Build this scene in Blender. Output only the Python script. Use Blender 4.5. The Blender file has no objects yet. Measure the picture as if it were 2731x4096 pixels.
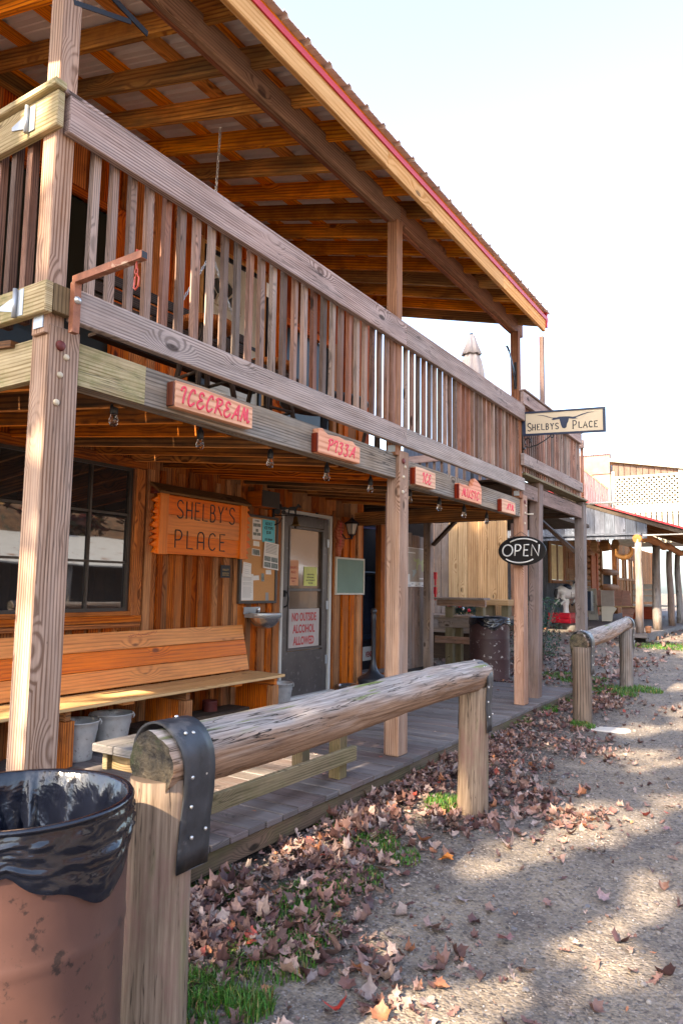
import bpy, math, random
import numpy as np
from mathutils import Vector, Matrix, noise

random.seed(7)
rs = np.random.RandomState(11)
sc = bpy.context.scene
COL = sc.collection
R = random.uniform

# ------------------------------------------------------------------ mesh builder
class MB:
    def __init__(s):
        s.V = []; s.F = []; s.UV = []; s.T = []; s.MI = []; s.S = []
    def face(s, idx, uv, t, mi=0, sm=False):
        s.F.append(tuple(idx)); s.UV.append(uv); s.T.append(t); s.MI.append(mi); s.S.append(sm)
    def obox(s, c, ax, g=None, t=None, mi=0, bot=None):
        c = Vector(c); ax = [Vector(a) for a in ax]
        L = [a.length for a in ax]
        if g is None: g = max(range(3), key=lambda i: L[i])
        if t is None: t = (random.random(), random.random())
        b = len(s.V)
        for sx in (-1, 1):
            for sy in (-1, 1):
                for sz in (-1, 1):
                    s.V.append(c + sx*ax[0] + sy*ax[1] + sz*ax[2])
        P = [(sx*L[0], sy*L[1], sz*L[2]) for sx in (-1, 1) for sy in (-1, 1) for sz in (-1, 1)]
        ou, ov = R(0, 40), R(0, 40)
        det = ax[0].cross(ax[1]).dot(ax[2])
        for k, q in enumerate(((0, 1, 3, 2), (4, 6, 7, 5), (0, 4, 5, 1), (2, 3, 7, 6), (0, 2, 6, 4), (1, 5, 7, 3))):
            n = k//2
            o = [i for i in (0, 1, 2) if i != n]
            if g in o:
                v = [i for i in o if i != g][0]
                uv = [(P[i][g]+ou, P[i][v]+ov+n*.7) for i in q]
            else:
                uv = [(P[i][o[0]]*.4+ou, P[i][o[1]]*2+ov) for i in q]
            if det < 0: q = q[::-1]; uv = uv[::-1]
            s.face([b+i for i in q], uv, t, bot if (bot is not None and k == 4) else mi)
        return s
    def box(s, x0, x1, y0, y1, z0, z1, g=None, t=None, mi=0):
        return s.obox(((x0+x1)/2, (y0+y1)/2, (z0+z1)/2), ((abs(x1-x0)/2, 0, 0), (0, abs(y1-y0)/2, 0), (0, 0, abs(z1-z0)/2)), g, t, mi)
    def beam(s, p0, p1, w, h, up=(0, 0, 1), t=None, mi=0, bot=None):
        p0 = Vector(p0); p1 = Vector(p1); d = p1-p0; up = Vector(up)
        sd = d.cross(up).normalized(); u = sd.cross(d).normalized()
        return s.obox((p0+p1)/2, (d/2, sd*w/2, u*h/2), 0, t, mi, bot)
    def tube(s, pts, r, n=8, caps=True, t=None, mi=0, sm=True, closed=False, flat=None):
        pts = [Vector(p) for p in pts]
        if t is None: t = (random.random(), random.random())
        N = len(pts)
        if not hasattr(r, '__len__'): r = [r]*N
        b = len(s.V); L = 0; lens = []
        up = Vector((0, 0, 1)); prev = None
        for i, p in enumerate(pts):
            if closed: d = pts[(i+1) % N]-pts[i-1]
            else: d = pts[min(i+1, N-1)]-pts[max(i-1, 0)]
            if d.length < 1e-9: d = Vector((0, 0, 1))
            d.normalize()
            if prev is None:
                a = up if abs(d.z) < .9 else Vector((0, 1, 0))
                x = d.cross(a).normalized()
            else:
                x = (prev - d*prev.dot(d))
                x = x.normalized() if x.length > 1e-6 else d.orthogonal().normalized()
            prev = x; y = d.cross(x)
            if i: L += (p-pts[i-1]).length
            lens.append(L)
            for k in range(n):
                th = 2*math.pi*k/n
                o = x*math.cos(th)*r[i] + y*math.sin(th)*r[i]
                if flat is not None:
                    fn = Vector(flat[0]); o = o - fn*o.dot(fn)*(1-flat[1])
                s.V.append(p+o)
        ou, ov = R(0, 40), R(0, 40)
        rm = max(r)
        M = N if closed else N-1
        for i in range(M):
            j = (i+1) % N
            for k in range(n):
                k2 = (k+1) % n
                l1 = lens[i+1] if i+1 < N else L+.02
                c0 = 2*math.pi*rm*k/n; c1 = 2*math.pi*rm*(k+1)/n
                s.face((b+i*n+k, b+i*n+k2, b+j*n+k2, b+j*n+k),
                       [(lens[i]+ou, c0+ov), (lens[i]+ou, c1+ov), (l1+ou, c1+ov), (l1+ou, c0+ov)], t, mi, sm)
        if caps and not closed:
            for i, rev in ((0, True), (N-1, False)):
                q = [b+i*n+k for k in range(n)]
                uv = [(.4*r[i]*math.cos(2*math.pi*k/n)+ou, 2*r[i]*math.sin(2*math.pi*k/n)+ov) for k in range(n)]
                if rev: q = q[::-1]; uv = uv[::-1]
                s.face(q, uv, t, mi)
        return s
    def lathe(s, prof, c=(0, 0, 0), n=24, t=None, mi=0, sm=True, fn=None, M=None):
        c = Vector(c); b = len(s.V)
        if t is None: t = (random.random(), random.random())
        m = len(prof)
        for r, z in prof:
            for k in range(n):
                th = 2*math.pi*k/n
                rr, zz = (r, z) if fn is None else fn(r, z, th)
                v = Vector((rr*math.cos(th), rr*math.sin(th), zz))
                if M is not None: v = M @ v
                s.V.append(c+v)
        for i in range(m-1):
            for k in range(n):
                k2 = (k+1) % n
                s.face((b+i*n+k, b+i*n+k2, b+(i+1)*n+k2, b+(i+1)*n+k),
                       [(prof[i][1], k/n*1.5), (prof[i][1], (k+1)/n*1.5), (prof[i+1][1], (k+1)/n*1.5), (prof[i+1][1], k/n*1.5)], t, mi, sm)
        return s
    def prism(s, pts, O, U, Vv, d, t=None, mi=0):
        """polygon pts (a,b) placed at O + a*U + b*V, extruded by vector d"""
        O = Vector(O); U = Vector(U); Vv = Vector(Vv); d = Vector(d)
        if t is None: t = (random.random(), random.random())
        ar = sum(pts[i-1][0]*pts[i][1]-pts[i][0]*pts[i-1][1] for i in range(len(pts)))
        if ar < 0: pts = pts[::-1]
        if U.cross(Vv).dot(d) < 0: pts = pts[::-1]
        n = len(pts); b = len(s.V)
        ou, ov = R(0, 30), R(0, 30)
        for a, c in pts: s.V.append(O+U*a+Vv*c)
        for a, c in pts: s.V.append(O+U*a+Vv*c+d)
        uv = [(a*U.length+ou, c*Vv.length+ov) for a, c in pts]
        s.face([b+i for i in range(n)][::-1], uv[::-1], t, mi)
        s.face([b+n+i for i in range(n)], uv, t, mi)
        for i in range(n):
            j = (i+1) % n
            s.face((b+i, b+j, b+n+j, b+n+i), [(uv[i][0], uv[i][1]), (uv[j][0], uv[j][1]), (uv[j][0], uv[j][1]+d.length), (uv[i][0], uv[i][1]+d.length)], t, mi)
        return s
    def quad(s, a, b_, c, d, t=None, mi=0, uv=None):
        if t is None: t = (random.random(), random.random())
        b = len(s.V); s.V += [Vector(a), Vector(b_), Vector(c), Vector(d)]
        lu = (Vector(b_)-Vector(a)).length; lv = (Vector(d)-Vector(a)).length
        s.face((b, b+1, b+2, b+3), uv or [(0, 0), (lu, 0), (lu, lv), (0, lv)], t, mi)
        return s
    def build(s, name, mats, parent=None, bevel=0, base=None, seg=1):
        off = Vector((0, 0, 0))
        p = parent
        while p is not None: off += p.location; p = p.parent
        me = bpy.data.meshes.new(name)
        loc = Vector((0, 0, 0))
        if parent is None:
            if base is not None: loc = Vector(base)
            else:
                xs = [v[0] for v in s.V]; ys = [v[1] for v in s.V]; zs = [v[2] for v in s.V]
                loc = Vector(((min(xs)+max(xs))/2, (min(ys)+max(ys))/2, min(zs)))
            off = loc
        me.from_pydata([tuple(Vector(v)-off) for v in s.V], [], s.F)
        uvl = me.uv_layers.new(name='UVMap')
        uvl.data.foreach_set('uv', [c for f in s.UV for q in f for c in q])
        ca = me.color_attributes.new('tint', 'FLOAT_COLOR', 'CORNER')
        arr = []
        for f, t in zip(s.F, s.T):
            tt = (t[0], t[1], t[2] if len(t) > 2 else 0.0, 1.0)
            for _ in f: arr.extend(tt)
        ca.data.foreach_set('color', arr)
        me.polygons.foreach_set('material_index', s.MI)
        me.polygons.foreach_set('use_smooth', s.S)
        if not isinstance(mats, (list, tuple)): mats = [mats]
        for m in mats: me.materials.append(m)
        me.update()
        o = bpy.data.objects.new(name, me); COL.objects.link(o)
        o.location = loc
        if parent is not None: o.parent = parent
        if bevel:
            b = o.modifiers.new('bevel', 'BEVEL'); b.width = bevel; b.segments = seg; b.limit_method = 'ANGLE'; b.angle_limit = math.radians(40)
        return o

def thing(name, label, cat, loc=(0, 0, 0), group=None, kind=None):
    o = bpy.data.objects.new(name, None); COL.objects.link(o); o.location = loc
    o['label'] = label; o['category'] = cat
    if group: o['group'] = group
    if kind: o['kind'] = kind
    return o
def tag(o, label, cat, group=None, kind=None):
    o['label'] = label; o['category'] = cat
    if group: o['group'] = group
    if kind: o['kind'] = kind
    return o
def struct(o, kind='structure', label=None):
    o['kind'] = kind
    if label: o['label'] = label
    return o
def copy_tree(o, parent=None):
    c = o.copy(); COL.objects.link(c); c.parent = parent
    for ch in list(o.children): copy_tree(ch, c)
    return c

# ------------------------------------------------------------------ materials
class NT:
    def __init__(s, name):
        s.m = bpy.data.materials.new(name); s.m.use_nodes = True
        s.n = s.m.node_tree.nodes; s.l = s.m.node_tree.links
        s.b = s.n['Principled BSDF']; s.out = s.n['Material Output']
    def N(s, t, **k):
        n = s.n.new(t)
        for a, v in k.items():
            if a.startswith('i_'): n.inputs[a[2:].replace('_', ' ')].default_value = v
            else: setattr(n, a, v)
        return n
    def L(s, a, b): s.l.new(a, b)
    def mix(s, f, a, b, bt='MIX'):
        n = s.n.new('ShaderNodeMix'); n.data_type = 'RGBA'; n.blend_type = bt
        for i, v in ((0, f), (6, a), (7, b)):
            if isinstance(v, bpy.types.NodeSocket): s.L(v, n.inputs[i])
            elif i == 0: n.inputs[0].default_value = v
            else: n.inputs[i].default_value = (*v, 1)
        return n.outputs[2]
    def math(s, op, a, b=0.0, c=0.0, clamp=False):
        n = s.n.new('ShaderNodeMath'); n.operation = op; n.use_clamp = clamp
        for i, v in enumerate((a, b, c)):
            if isinstance(v, bpy.types.NodeSocket): s.L(v, n.inputs[i])
            else: n.inputs[i].default_value = v
        return n.outputs[0]
    def ramp(s, v, lo, hi, a=0., b=1.):
        n = s.n.new('ShaderNodeMapRange'); s.L(v, n.inputs[0])
        for i, x in zip((1, 2, 3, 4), (lo, hi, a, b)): n.inputs[i].default_value = x
        return n.outputs[0]
    def mapping(s, vec, sc=(1, 1, 1), loc=(0, 0, 0)):
        n = s.n.new('ShaderNodeMapping'); s.L(vec, n.inputs[0])
        n.inputs[3].default_value = sc; n.inputs[1].default_value = loc
        return n.outputs[0]
    def noise(s, vec, scale=1, detail=4, rough=.55, dist=0):
        n = s.n.new('ShaderNodeTexNoise'); s.L(vec, n.inputs['Vector'])
        n.inputs['Scale'].default_value = scale; n.inputs['Detail'].default_value = detail
        n.inputs['Roughness'].default_value = rough; n.inputs['Distortion'].default_value = dist
        return n.outputs[0]
    def bump(s, h, strength=.3, dist=.01, prev=None):
        n = s.n.new('ShaderNodeBump'); s.L(h, n.inputs['Height'])
        n.inputs['Strength'].default_value = strength; n.inputs['Distance'].default_value = dist
        if prev is not None: s.L(prev, n.inputs['Normal'])
        return n.outputs[0]
    def coord(s, k='Object'): return s.n.new('ShaderNodeTexCoord').outputs[k]
    def set(s, k, v):
        if isinstance(v, bpy.types.NodeSocket): s.L(v, s.b.inputs[k])
        else: s.b.inputs[k].default_value = v
    def done(s, sub=None):
        return s.m

def wood(name, dark, light, var=.3, grey=None, greyamt=.4, ring=24, ringamt=.8, crack=.4, rough=.8, bump=.25, knot=1., moss=0., stain=.35, spec=.25):
    t = NT(name)
    uv = t.n.new('ShaderNodeUVMap'); uv.uv_map = 'UVMap'; uvo = uv.outputs[0]
    at = t.n.new('ShaderNodeAttribute'); at.attribute_name = 'tint'
    sep = t.n.new('ShaderNodeSeparateColor'); t.L(at.outputs['Color'], sep.inputs[0])
    t0, t1 = sep.outputs[0], sep.outputs[1]
    # knots: scattered cells, only some of which carry one
    vo = t.n.new('ShaderNodeTexVoronoi'); t.L(t.mapping(uvo, (2.6, 6.5, 1)), vo.inputs['Vector']); vo.inputs['Scale'].default_value = 1.0
    vs = t.n.new('ShaderNodeSeparateColor'); t.L(vo.outputs['Color'], vs.inputs[0])
    kd = t.math('ADD', vo.outputs['Distance'], t.ramp(vs.outputs[0], .46, .47, 0, 2))
    w = t.n.new('ShaderNodeTexWave'); w.bands_direction = 'Y'; w.inputs['Scale'].default_value = ring
    w.inputs['Distortion'].default_value = 6.5; w.inputs['Detail'].default_value = 1.5; w.inputs['Detail Scale'].default_value = .4
    cmb = t.n.new('ShaderNodeCombineXYZ'); sx = t.n.new('ShaderNodeSeparateXYZ'); t.L(uvo, sx.inputs[0])
    knw = t.ramp(kd, 0, .45, .085*knot, 0)
    t.L(t.math('MULTIPLY', sx.outputs[0], .15), cmb.inputs[0]); t.L(t.math('ADD', sx.outputs[1], knw), cmb.inputs[1])
    t.L(cmb.outputs[0], w.inputs['Vector'])
    late = t.math('POWER', w.outputs['Fac'], 2.6)                      # thin dark latewood lines
    fib = t.noise(t.mapping(uvo, (5, 110, 1)), 1, 5, .6)
    fade = t.ramp(t.noise(t.mapping(uvo, (1.1, 8, 1), (3, 1, 0)), 1, 3), .36, .60, .2, 1)
    f = t.math('SUBTRACT', t.ramp(fib, .25, .75, .45, 1.05), t.math('MULTIPLY', t.math('MULTIPLY', late, fade), ringamt*1.35))
    f = t.math('ADD', f, t.ramp(t.noise(t.mapping(uvo, (1.7, 20, 1), (7, 3, 0)), 1, 4), .3, .7, -.3, .2), clamp=True)
    col = t.mix(f, dark, light)
    big = t.noise(t.mapping(uvo, (1.3, 7, 1)), 1, 4, .6)
    if grey is not None:
        g = t.math('MULTIPLY', t.ramp(t.math('ADD', big, t.math('MULTIPLY', t1, .25)), .42, .78), greyamt*1.6, clamp=True)
        gc = t.mix(f, tuple(c*.5 for c in grey), grey)
        col = t.mix(g, col, gc)
    # stains
    blot = t.noise(t.coord('Object'), 2.3, 5, .65)
    col = t.mix(t.ramp(blot, .5, .72, 0, stain), col, tuple(c*.35 for c in dark))
    # per board
    hsv = t.n.new('ShaderNodeHueSaturation'); t.L(col, hsv.inputs['Color'])
    t.L(t.ramp(t0, 0, 1, 1-var, 1+var), hsv.inputs['Value'])
    t.L(t.ramp(t1, 0, 1, .488, .51), hsv.inputs['Hue']); t.L(t.ramp(t1, 0, 1, 1.15, .92), hsv.inputs['Saturation'])
    col = hsv.outputs[0]
    km = t.ramp(kd, .085, .135, .85*min(knot, 1), 0)
    col = t.mix(km, col, tuple(c*.28 for c in dark))
    ck = t.noise(t.mapping(uvo, (1.1, 34, 1)), 1, 2, .5)
    cm = t.ramp(t.math('ABSOLUTE', t.math('SUBTRACT', ck, .5)), .003, .014, min(1, crack*1.6), 0)
    cm = t.math('MULTIPLY', cm, t.ramp(t.noise(t.mapping(uvo, (.9, 6, 1), (4, 8, 0)), 1, 2), .50, .60))
    nl = t.n.new('ShaderNodeTexVoronoi'); t.L(t.mapping(uvo, (5, 12, 1), (1, 1, 0)), nl.inputs['Vector']); nl.inputs['Scale'].default_value = 1
    cm = t.math('MAXIMUM', cm, t.ramp(nl.outputs['Distance'], .018, .035, .8*min(1, crack*2), 0))
    col = t.mix(cm, col, (.012, .009, .007))
    if moss:
        geo = t.n.new('ShaderNodeNewGeometry'); 
        mn = t.noise(t.coord('Object'), 4.5, 6, .72)
        mm = t.math('MULTIPLY', t.ramp(mn, .46, .66), moss, clamp=True)
        col = t.mix(mm, col, (.13, .15, .035))
    t.set('Base Color', col); t.set('Roughness', rough); t.set('Specular IOR Level', spec)
    h = t.math('SUBTRACT', t.math('MULTIPLY', f, .6), t.math('MULTIPLY', cm, 2.2))
    t.set('Normal', t.bump(h, bump, .004))
    return t.done()

def paint(name, col, rough=.5, metal=0, var=.15, scale=6, spots=None, spotamt=0, bump=.05, bscale=40, spec=.5, coat=0, spotscale=18):
    t = NT(name); o = t.coord('Object')
    n = t.noise(o, scale, 5, .6)
    c = t.mix(t.ramp(n, .3, .7), tuple(x*(1-var) for x in col), tuple(min(1, x*(1+var)) for x in col))
    if spots:
        s = t.noise(o, spotscale, 6, .65)
        c = t.mix(t.ramp(s, .62-.1*spotamt, .68-.1*spotamt, 0, .9), c, spots)
    t.set('Base Color', c); t.set('Roughness', rough); t.set('Metallic', metal); t.set('Specular IOR Level', spec)
    t.set('Coat Weight', coat)
    t.set('Normal', t.bump(t.noise(o, bscale, 4), bump, .004))
    return t.done()

M = {}
M['wall'] = wood('stained_barn_board', (.26, .058, .010), (.76, .23, .038), var=.42, grey=(.22, .13, .075), greyamt=.35, crack=.5, knot=.8, ring=14, stain=.5)
M['wall_up'] = wood('upper_barn_board', (.22, .042, .008), (.66, .18, .026), var=.4, crack=.5, ring=14, stain=.5)
M['ceil'] = wood('ceiling_timber', (.20, .055, .009), (.62, .20, .028), var=.42, grey=(.12, .07, .03), greyamt=.45, ring=12, crack=.3, stain=.6)
M['rafter'] = wood('rafter_timber', (.42, .13, .018), (.97, .42, .075), var=.42, grey=(.13, .08, .035), greyamt=.5, ring=12, crack=.35, stain=.7)
M['beamtop'] = wood('roof_beam_timber', (.14, .055, .028), (.34, .16, .085), var=.1, ring=16, crack=.5)
M['fascia'] = wood('fresh_fascia', (.48, .24, .08), (.72, .44, .20), var=.12, ring=9, crack=.1, stain=.2)
M['grey'] = wood('weathered_rail', (.14, .088, .066), (.46, .35, .295), var=.10, grey=(.40, .325, .29), greyamt=.5, ring=22, crack=.45, stain=.25, knot=1.1, bump=.35)
M['green_grey'] = wood('mossy_rail', (.22, .15, .065), (.54, .43, .26), var=.08, ring=20, crack=.4, moss=.5, ringamt=.5, stain=.25)
M['bal'] = wood('baluster_wood', (.075, .03, .015), (.34, .18, .11), var=.45, grey=(.30, .21, .17), greyamt=.6, ring=30, crack=.5, stain=.4)
M['post'] = wood('porch_post', (.17, .085, .045), (.47, .31, .21), var=.12, grey=(.38, .29, .235), greyamt=.4, ring=20, crack=.3, knot=1.2, stain=.2)
M['post2'] = wood('aged_post', (.12, .07, .05), (.30, .21, .165), var=.15, grey=(.25, .20, .185), greyamt=.6, ring=20, crack=.5, moss=.04)
M['beam'] = wood('porch_beam', (.10, .065, .04), (.36, .275, .19), var=.05, grey=(.29, .27, .24), greyamt=.5, ring=17, crack=.6, knot=1.3, stain=.3)
M['deck'] = wood('deck_board', (.06, .043, .038), (.185, .145, .13), var=.16, grey=(.20, .175, .17), greyamt=.6, ring=28, crack=.35, stain=.3, rough=.75)
M['deckedge'] = wood('deck_rim', (.03, .024, .014), (.11, .085, .045), var=.1, grey=(.17, .11, .075), greyamt=.6, ring=20, crack=.6, moss=.25)
M['seat'] = wood('sunlit_seat', (.42, .20, .07), (.70, .42, .19), var=.08, ring=11, crack=.15, stain=.15, rough=.5, bump=.15)  # paler than the bench planks: sunlight painted into the seat colour
M['bench'] = wood('orange_bench', (.46, .12, .018), (.86, .285, .048), var=.05, ring=11, ringamt=.5, crack=.12, stain=.12, rough=.5, bump=.12, spec=.4)
M['sign'] = wood('orange_sign', (.66, .14, .010), (.95, .25, .015), var=.07, ring=9, ringamt=.35, knot=.6, crack=.1, stain=.12, rough=.45, bump=.1, spec=.4)
M['signpink'] = wood('carved_sign', (.50, .22, .12), (.72, .40, .25), var=.06, ring=9, crack=.05, stain=.1, rough=.6, knot=.3)
M['darkred'] = wood('bark_edge', (.09, .015, .008), (.22, .045, .02), var=.1, ring=9, crack=.5, rough=.4)
M['oldbench'] = wood('old_bench', (.05, .045, .042), (.20, .18, .165), var=.2, grey=(.2, .19, .19), greyamt=.6, crack=.6, moss=.12)
M['greenwood'] = wood('green_treated', (.10, .072, .038), (.25, .19, .11), var=.12, ring=20, crack=.3, moss=.2)
M['gate'] = wood('gate_plank', (.16, .085, .045), (.48, .30, .19), var=.32, grey=(.36, .29, .26), greyamt=.5, crack=.4)
M['pine'] = wood('pale_pine_wall', (.32, .18, .08), (.58, .38, .20), var=.14, ring=9, crack=.15, knot=1.3, stain=.15)
M['greywall'] = wood('blue_grey_board', (.025, .028, .036), (.13, .14, .17), var=.3, crack=.5, stain=.5, ring=12)
M['cabin'] = wood('cabin_wood', (.14, .06, .022), (.36, .18, .075), var=.25, crack=.4)
M['logpost'] = wood('peeled_log_post', (.08, .055, .04), (.26, .19, .14), var=.2, grey=(.3, .28, .27), greyamt=.6, crack=.6, ring=10)
M['purple'] = wood('purple_grey_board', (.06, .035, .04), (.17, .115, .13), var=.2, crack=.4)
M['darkwood'] = wood('dark_wood', (.03, .02, .014), (.11, .07, .045), var=.3, crack=.4)
M['pew'] = wood('red_pew', (.16, .03, .012), (.36, .10, .05), var=.1, crack=.1, rough=.35, spec=.5)

def log_mat():
    t = NT('cracked_log'); uv = t.n.new('ShaderNodeUVMap'); uv.uv_map = 'UVMap'; u = uv.outputs[0]
    fib = t.noise(t.mapping(u, (3, 70, 1)), 1, 5, .65)
    big = t.noise(t.mapping(u, (2.2, 9, 1)), 1, 5, .6)
    geo = t.n.new('ShaderNodeNewGeometry'); sp = t.n.new('ShaderNodeSeparateXYZ'); t.L(geo.outputs['Normal'], sp.inputs[0])
    warm = t.mix(t.ramp(fib, .3, .7), (.11, .052, .027), (.38, .24, .155))
    grey = t.mix(t.ramp(fib, .3, .7), (.13, .112, .10), (.44, .39, .355))
    # upward faces are silver-grey, downward faces brown
    up = t.math('ADD', t.math('MULTIPLY', sp.outputs[2], .45), t.math('MULTIPLY', big, 1.1))
    col = t.mix(t.ramp(up, .45, 1.0), warm, grey)
    v = t.noise(t.mapping(u, (1.5, 30, 1)), 1, 4, .6, .6)
    cr = t.math('ABSOLUTE', t.math('SUBTRACT', v, .5))
    cm = t.ramp(cr, .002, .012, 1, 0)
    gate = t.ramp(t.noise(t.mapping(u, (1.2, 8, 1), (3, 7, 0)), 1, 3), .46, .56)
    cm = t.math('MULTIPLY', cm, gate)
    col = t.mix(cm, col, (.015, .011, .008))
    mo = t.math('MULTIPLY', t.ramp(t.noise(t.mapping(u, (2, 30, 1), (9, 2, 0)), 1, 3), .6, .66), t.ramp(sp.outputs[2], .55, .85))
    col = t.mix(t.math('MULTIPLY', mo, .85), col, (.12, .16, .02))
    t.set('Base Color', col); t.set('Roughness', .82); t.set('Specular IOR Level', .2)
    h = t.math('SUBTRACT', t.math('ADD', t.math('MULTIPLY', fib, .35), t.math('MULTIPLY', big, .6)), t.math('MULTIPLY', cm, 1.6))
    t.set('Normal', t.bump(h, .8, .012))
    return t.done()
M['log'] = log_mat()

def logpost_mat():
    t = NT('hitch_post_wood'); uv = t.n.new('ShaderNodeUVMap'); uv.uv_map = 'UVMap'; u = uv.outputs[0]
    fib = t.noise(t.mapping(u, (2.5, 60, 1)), 1, 5, .65)
    big = t.noise(t.mapping(u, (2.5, 7, 1)), 1, 5, .65)
    col = t.mix(t.ramp(fib, .3, .72), (.11, .072, .047), (.32, .23, .16))
    col = t.mix(t.ramp(big, .5, .68, 0, .8), col, (.20, .105, .085))
    col = t.mix(t.ramp(t.noise(t.mapping(u, (1.5, 6, 1), (5, 5, 0)), 1, 4), .60, .70, 0, .45), col, (.16, .16, .07))
    v = t.noise(t.mapping(u, (1.4, 20, 1)), 1, 3, .5)
    cm = t.ramp(t.math('ABSOLUTE', t.math('SUBTRACT', v, .5)), .002, .012, .8, 0)
    cm = t.math('MULTIPLY', cm, t.ramp(big, .45, .55, 1, 0))
    col = t.mix(cm, col, (.03, .018, .012))
    t.set('Base Color', col); t.set('Roughness', .8); t.set('Specular IOR Level', .2)
    t.set('Normal', t.bump(t.math('SUBTRACT', t.math('MULTIPLY', fib, .5), cm), .5, .006))
    return t.done()
M['hpost'] = logpost_mat()

def endgrain():
    t = NT('log_end_grain'); o = t.coord('Object')
    w = t.n.new('ShaderNodeTexWave'); w.wave_type = 'RINGS'; w.rings_direction = 'Y'; t.L(t.mapping(o, (1, 0, 1), (0, 0, -.875)), w.inputs['Vector'])
    w.inputs['Scale'].default_value = 22; w.inputs['Distortion'].default_value = 3; w.inputs['Detail'].default_value = 3; w.inputs['Detail Scale'].default_value = 2
    n = t.noise(o, 22, 6, .65)
    c = t.mix(t.ramp(n, .35, .65), (.014, .010, .007), (.105, .078, .045))
    c = t.mix(t.math('MULTIPLY', w.outputs['Fac'], .05), c, (.16, .13, .08))
    c = t.mix(t.ramp(t.noise(o, 9, 5, .6), .5, .6, 0, .7), c, (.04, .05, .012))
    t.set('Base Color', c); t.set('Roughness', .9)
    t.set('Normal', t.bump(t.math('ADD', n, t.math('MULTIPLY', w.outputs['Fac'], .05)), 1, .03))
    return t.done()
M['endgrain'] = endgrain()

M['rubber'] = paint('black_rubber', (.026, .027, .031), .45, 0, .45, 14, (.075, .07, .07), .35, .35, 30, spotscale=9)
M['nail'] = paint('galvanised_nail', (.55, .53, .50), .35, .8)
M['zinc'] = paint('galvanised_plate', (.36, .38, .40), .4, .55, .1)
M['rust'] = paint('rusty_steel', (.30, .115, .06), .7, .2, .35, 20, (.55, .38, .26), .4, .2)
M['iron'] = paint('black_iron', (.02, .02, .022), .45, .4, .2)
M['darkbag'] = None
M['bucket'] = paint('galvanised_bucket', (.48, .46, .43), .5, .35, .22, 7, (.30, .27, .24), .3, .08)
M['steel'] = paint('brushed_steel', (.60, .58, .56), .25, .95, .06)
M['redcan'] = paint('rusty_red_can', (.13, .02, .014), .6, .1, .3, 12)
M['white'] = paint('white_paint', (.52, .49, .44), .5, 0, .04, 4)
M['offwhite'] = paint('cream_door_paint', (.56, .50, .40), .5, 0, .06, 3)
M['paper'] = paint('paper', (.78, .75, .70), .7, 0, .03, 8)
M['ink'] = paint('ink', (.03, .03, .035), .7)
M['inkgrey'] = paint('grey_ink', (.32, .31, .30), .7)
M['blue'] = paint('turquoise_paper', (.10, .52, .60), .35, 0, .08)
M['orangepaper'] = paint('orange_paper', (.62, .26, .10), .5)
M['yellowpaper'] = paint('yellow_paper', (.58, .60, .14), .5)
M['cork'] = paint('cork', (.56, .28, .10), .85, 0, .08, 120, (.4, .18, .06), .2, .1, 200, spotscale=90)
M['frame'] = paint('dark_frame', (.045, .036, .03), .45)
M['bronze'] = paint('bronze_door', (.095, .078, .07), .42, .35, .25, 3, (.17, .15, .14), .25, .04)
M['chalk'] = paint('green_chalkboard', (.15, .225, .165), .65, 0, .1, 3)
M['redink'] = paint('red_lettering', (.62, .035, .06), .5, 0, .15, 30)
M['redink2'] = paint('dull_red_lettering', (.42, .045, .04), .6, 0, .25, 60)
M['signplate'] = paint('grey_plastic_sign', (.42, .36, .32), .5, 0, .1, 8)
M['blackplate'] = paint('black_oval_plate', (.010, .009, .010), .38, 0, .1, spec=.15)
M['tubewhite'] = paint('unlit_white_tube', (.62, .60, .56), .4, 0, .03)
M['cream'] = paint('cream_sign', (.50, .41, .28), .5, 0, .03, 3)
M['navy'] = paint('dark_blue_frame', (.012, .022, .05), .4)
M['roofred'] = paint('red_roof_trim', (.48, .015, .02), .45, 0, .1)
M['roofmetal'] = paint('roof_metal', (.76, .71, .66), .5, .15, .08, 3, bump=.02)
M['roofrust'] = paint('brown_roof_metal', (.20, .10, .08), .6, .1, .25, 4)
M['whitemetal'] = paint('white_roof_metal', (.66, .66, .64), .45, .1, .06, 3, (.32, .16, .1), .25, spotscale=2)
M['bluemetal'] = paint('blue_grey_siding', (.085, .105, .14), .55, .1, .1, 3)
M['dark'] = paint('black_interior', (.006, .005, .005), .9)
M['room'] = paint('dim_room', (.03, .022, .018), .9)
M['barrelred'] = paint('brown_red_barrel', (.098, .046, .035), .42, .1, .25, 3, (.024, .015, .013), .38, .2, 16, spotscale=24)
M['barrelbrown'] = paint('brown_barrel', (.050, .022, .022), .5, .1, .25, 3, (.42, .38, .36), .12, .1, 14, spotscale=17)
M['gloss_red'] = paint('glossy_red', (.62, .012, .03), .3, 0, .1, coat=.4)
M['horse'] = paint('white_fibreglass', (.80, .78, .76), .3, 0, .04, coat=.4)
M['plastic'] = paint('dark_plastic', (.022, .024, .030), .4, 0, .2)
M['canvas'] = paint('beige_canvas', (.34, .28, .25), .85, 0, .08)
M['greenery'] = paint('dark_green_needles', (.012, .045, .03), .6, 0, .5, 30)
M['brass'] = paint('aged_brass', (.18, .11, .035), .4, .8, .2)
M['frost'] = paint('milky_glass', (.55, .50, .40), .3)
M['lattice'] = paint('sunbleached_white_wood', (.30, .27, .21), .6, 0, .08)
M['stone'] = paint('pale_stone', (.42, .37, .32), .8, 0, .15, 12, bump=.3, bscale=15)
M['photo'] = paint('print_photo', (.14, .16, .13), .4, 0, .7, 60, (.5, .5, .52), .5, spotscale=70)
M['map'] = paint('faded_map', (.36, .30, .24), .35, 0, .1, 8, (.45, .37, .29), .5, spotscale=30)
M['mapgreen'] = paint('map_green', (.42, .46, .22), .4)
M['mapblue'] = paint('map_blue', (.36, .44, .44), .4)
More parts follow.
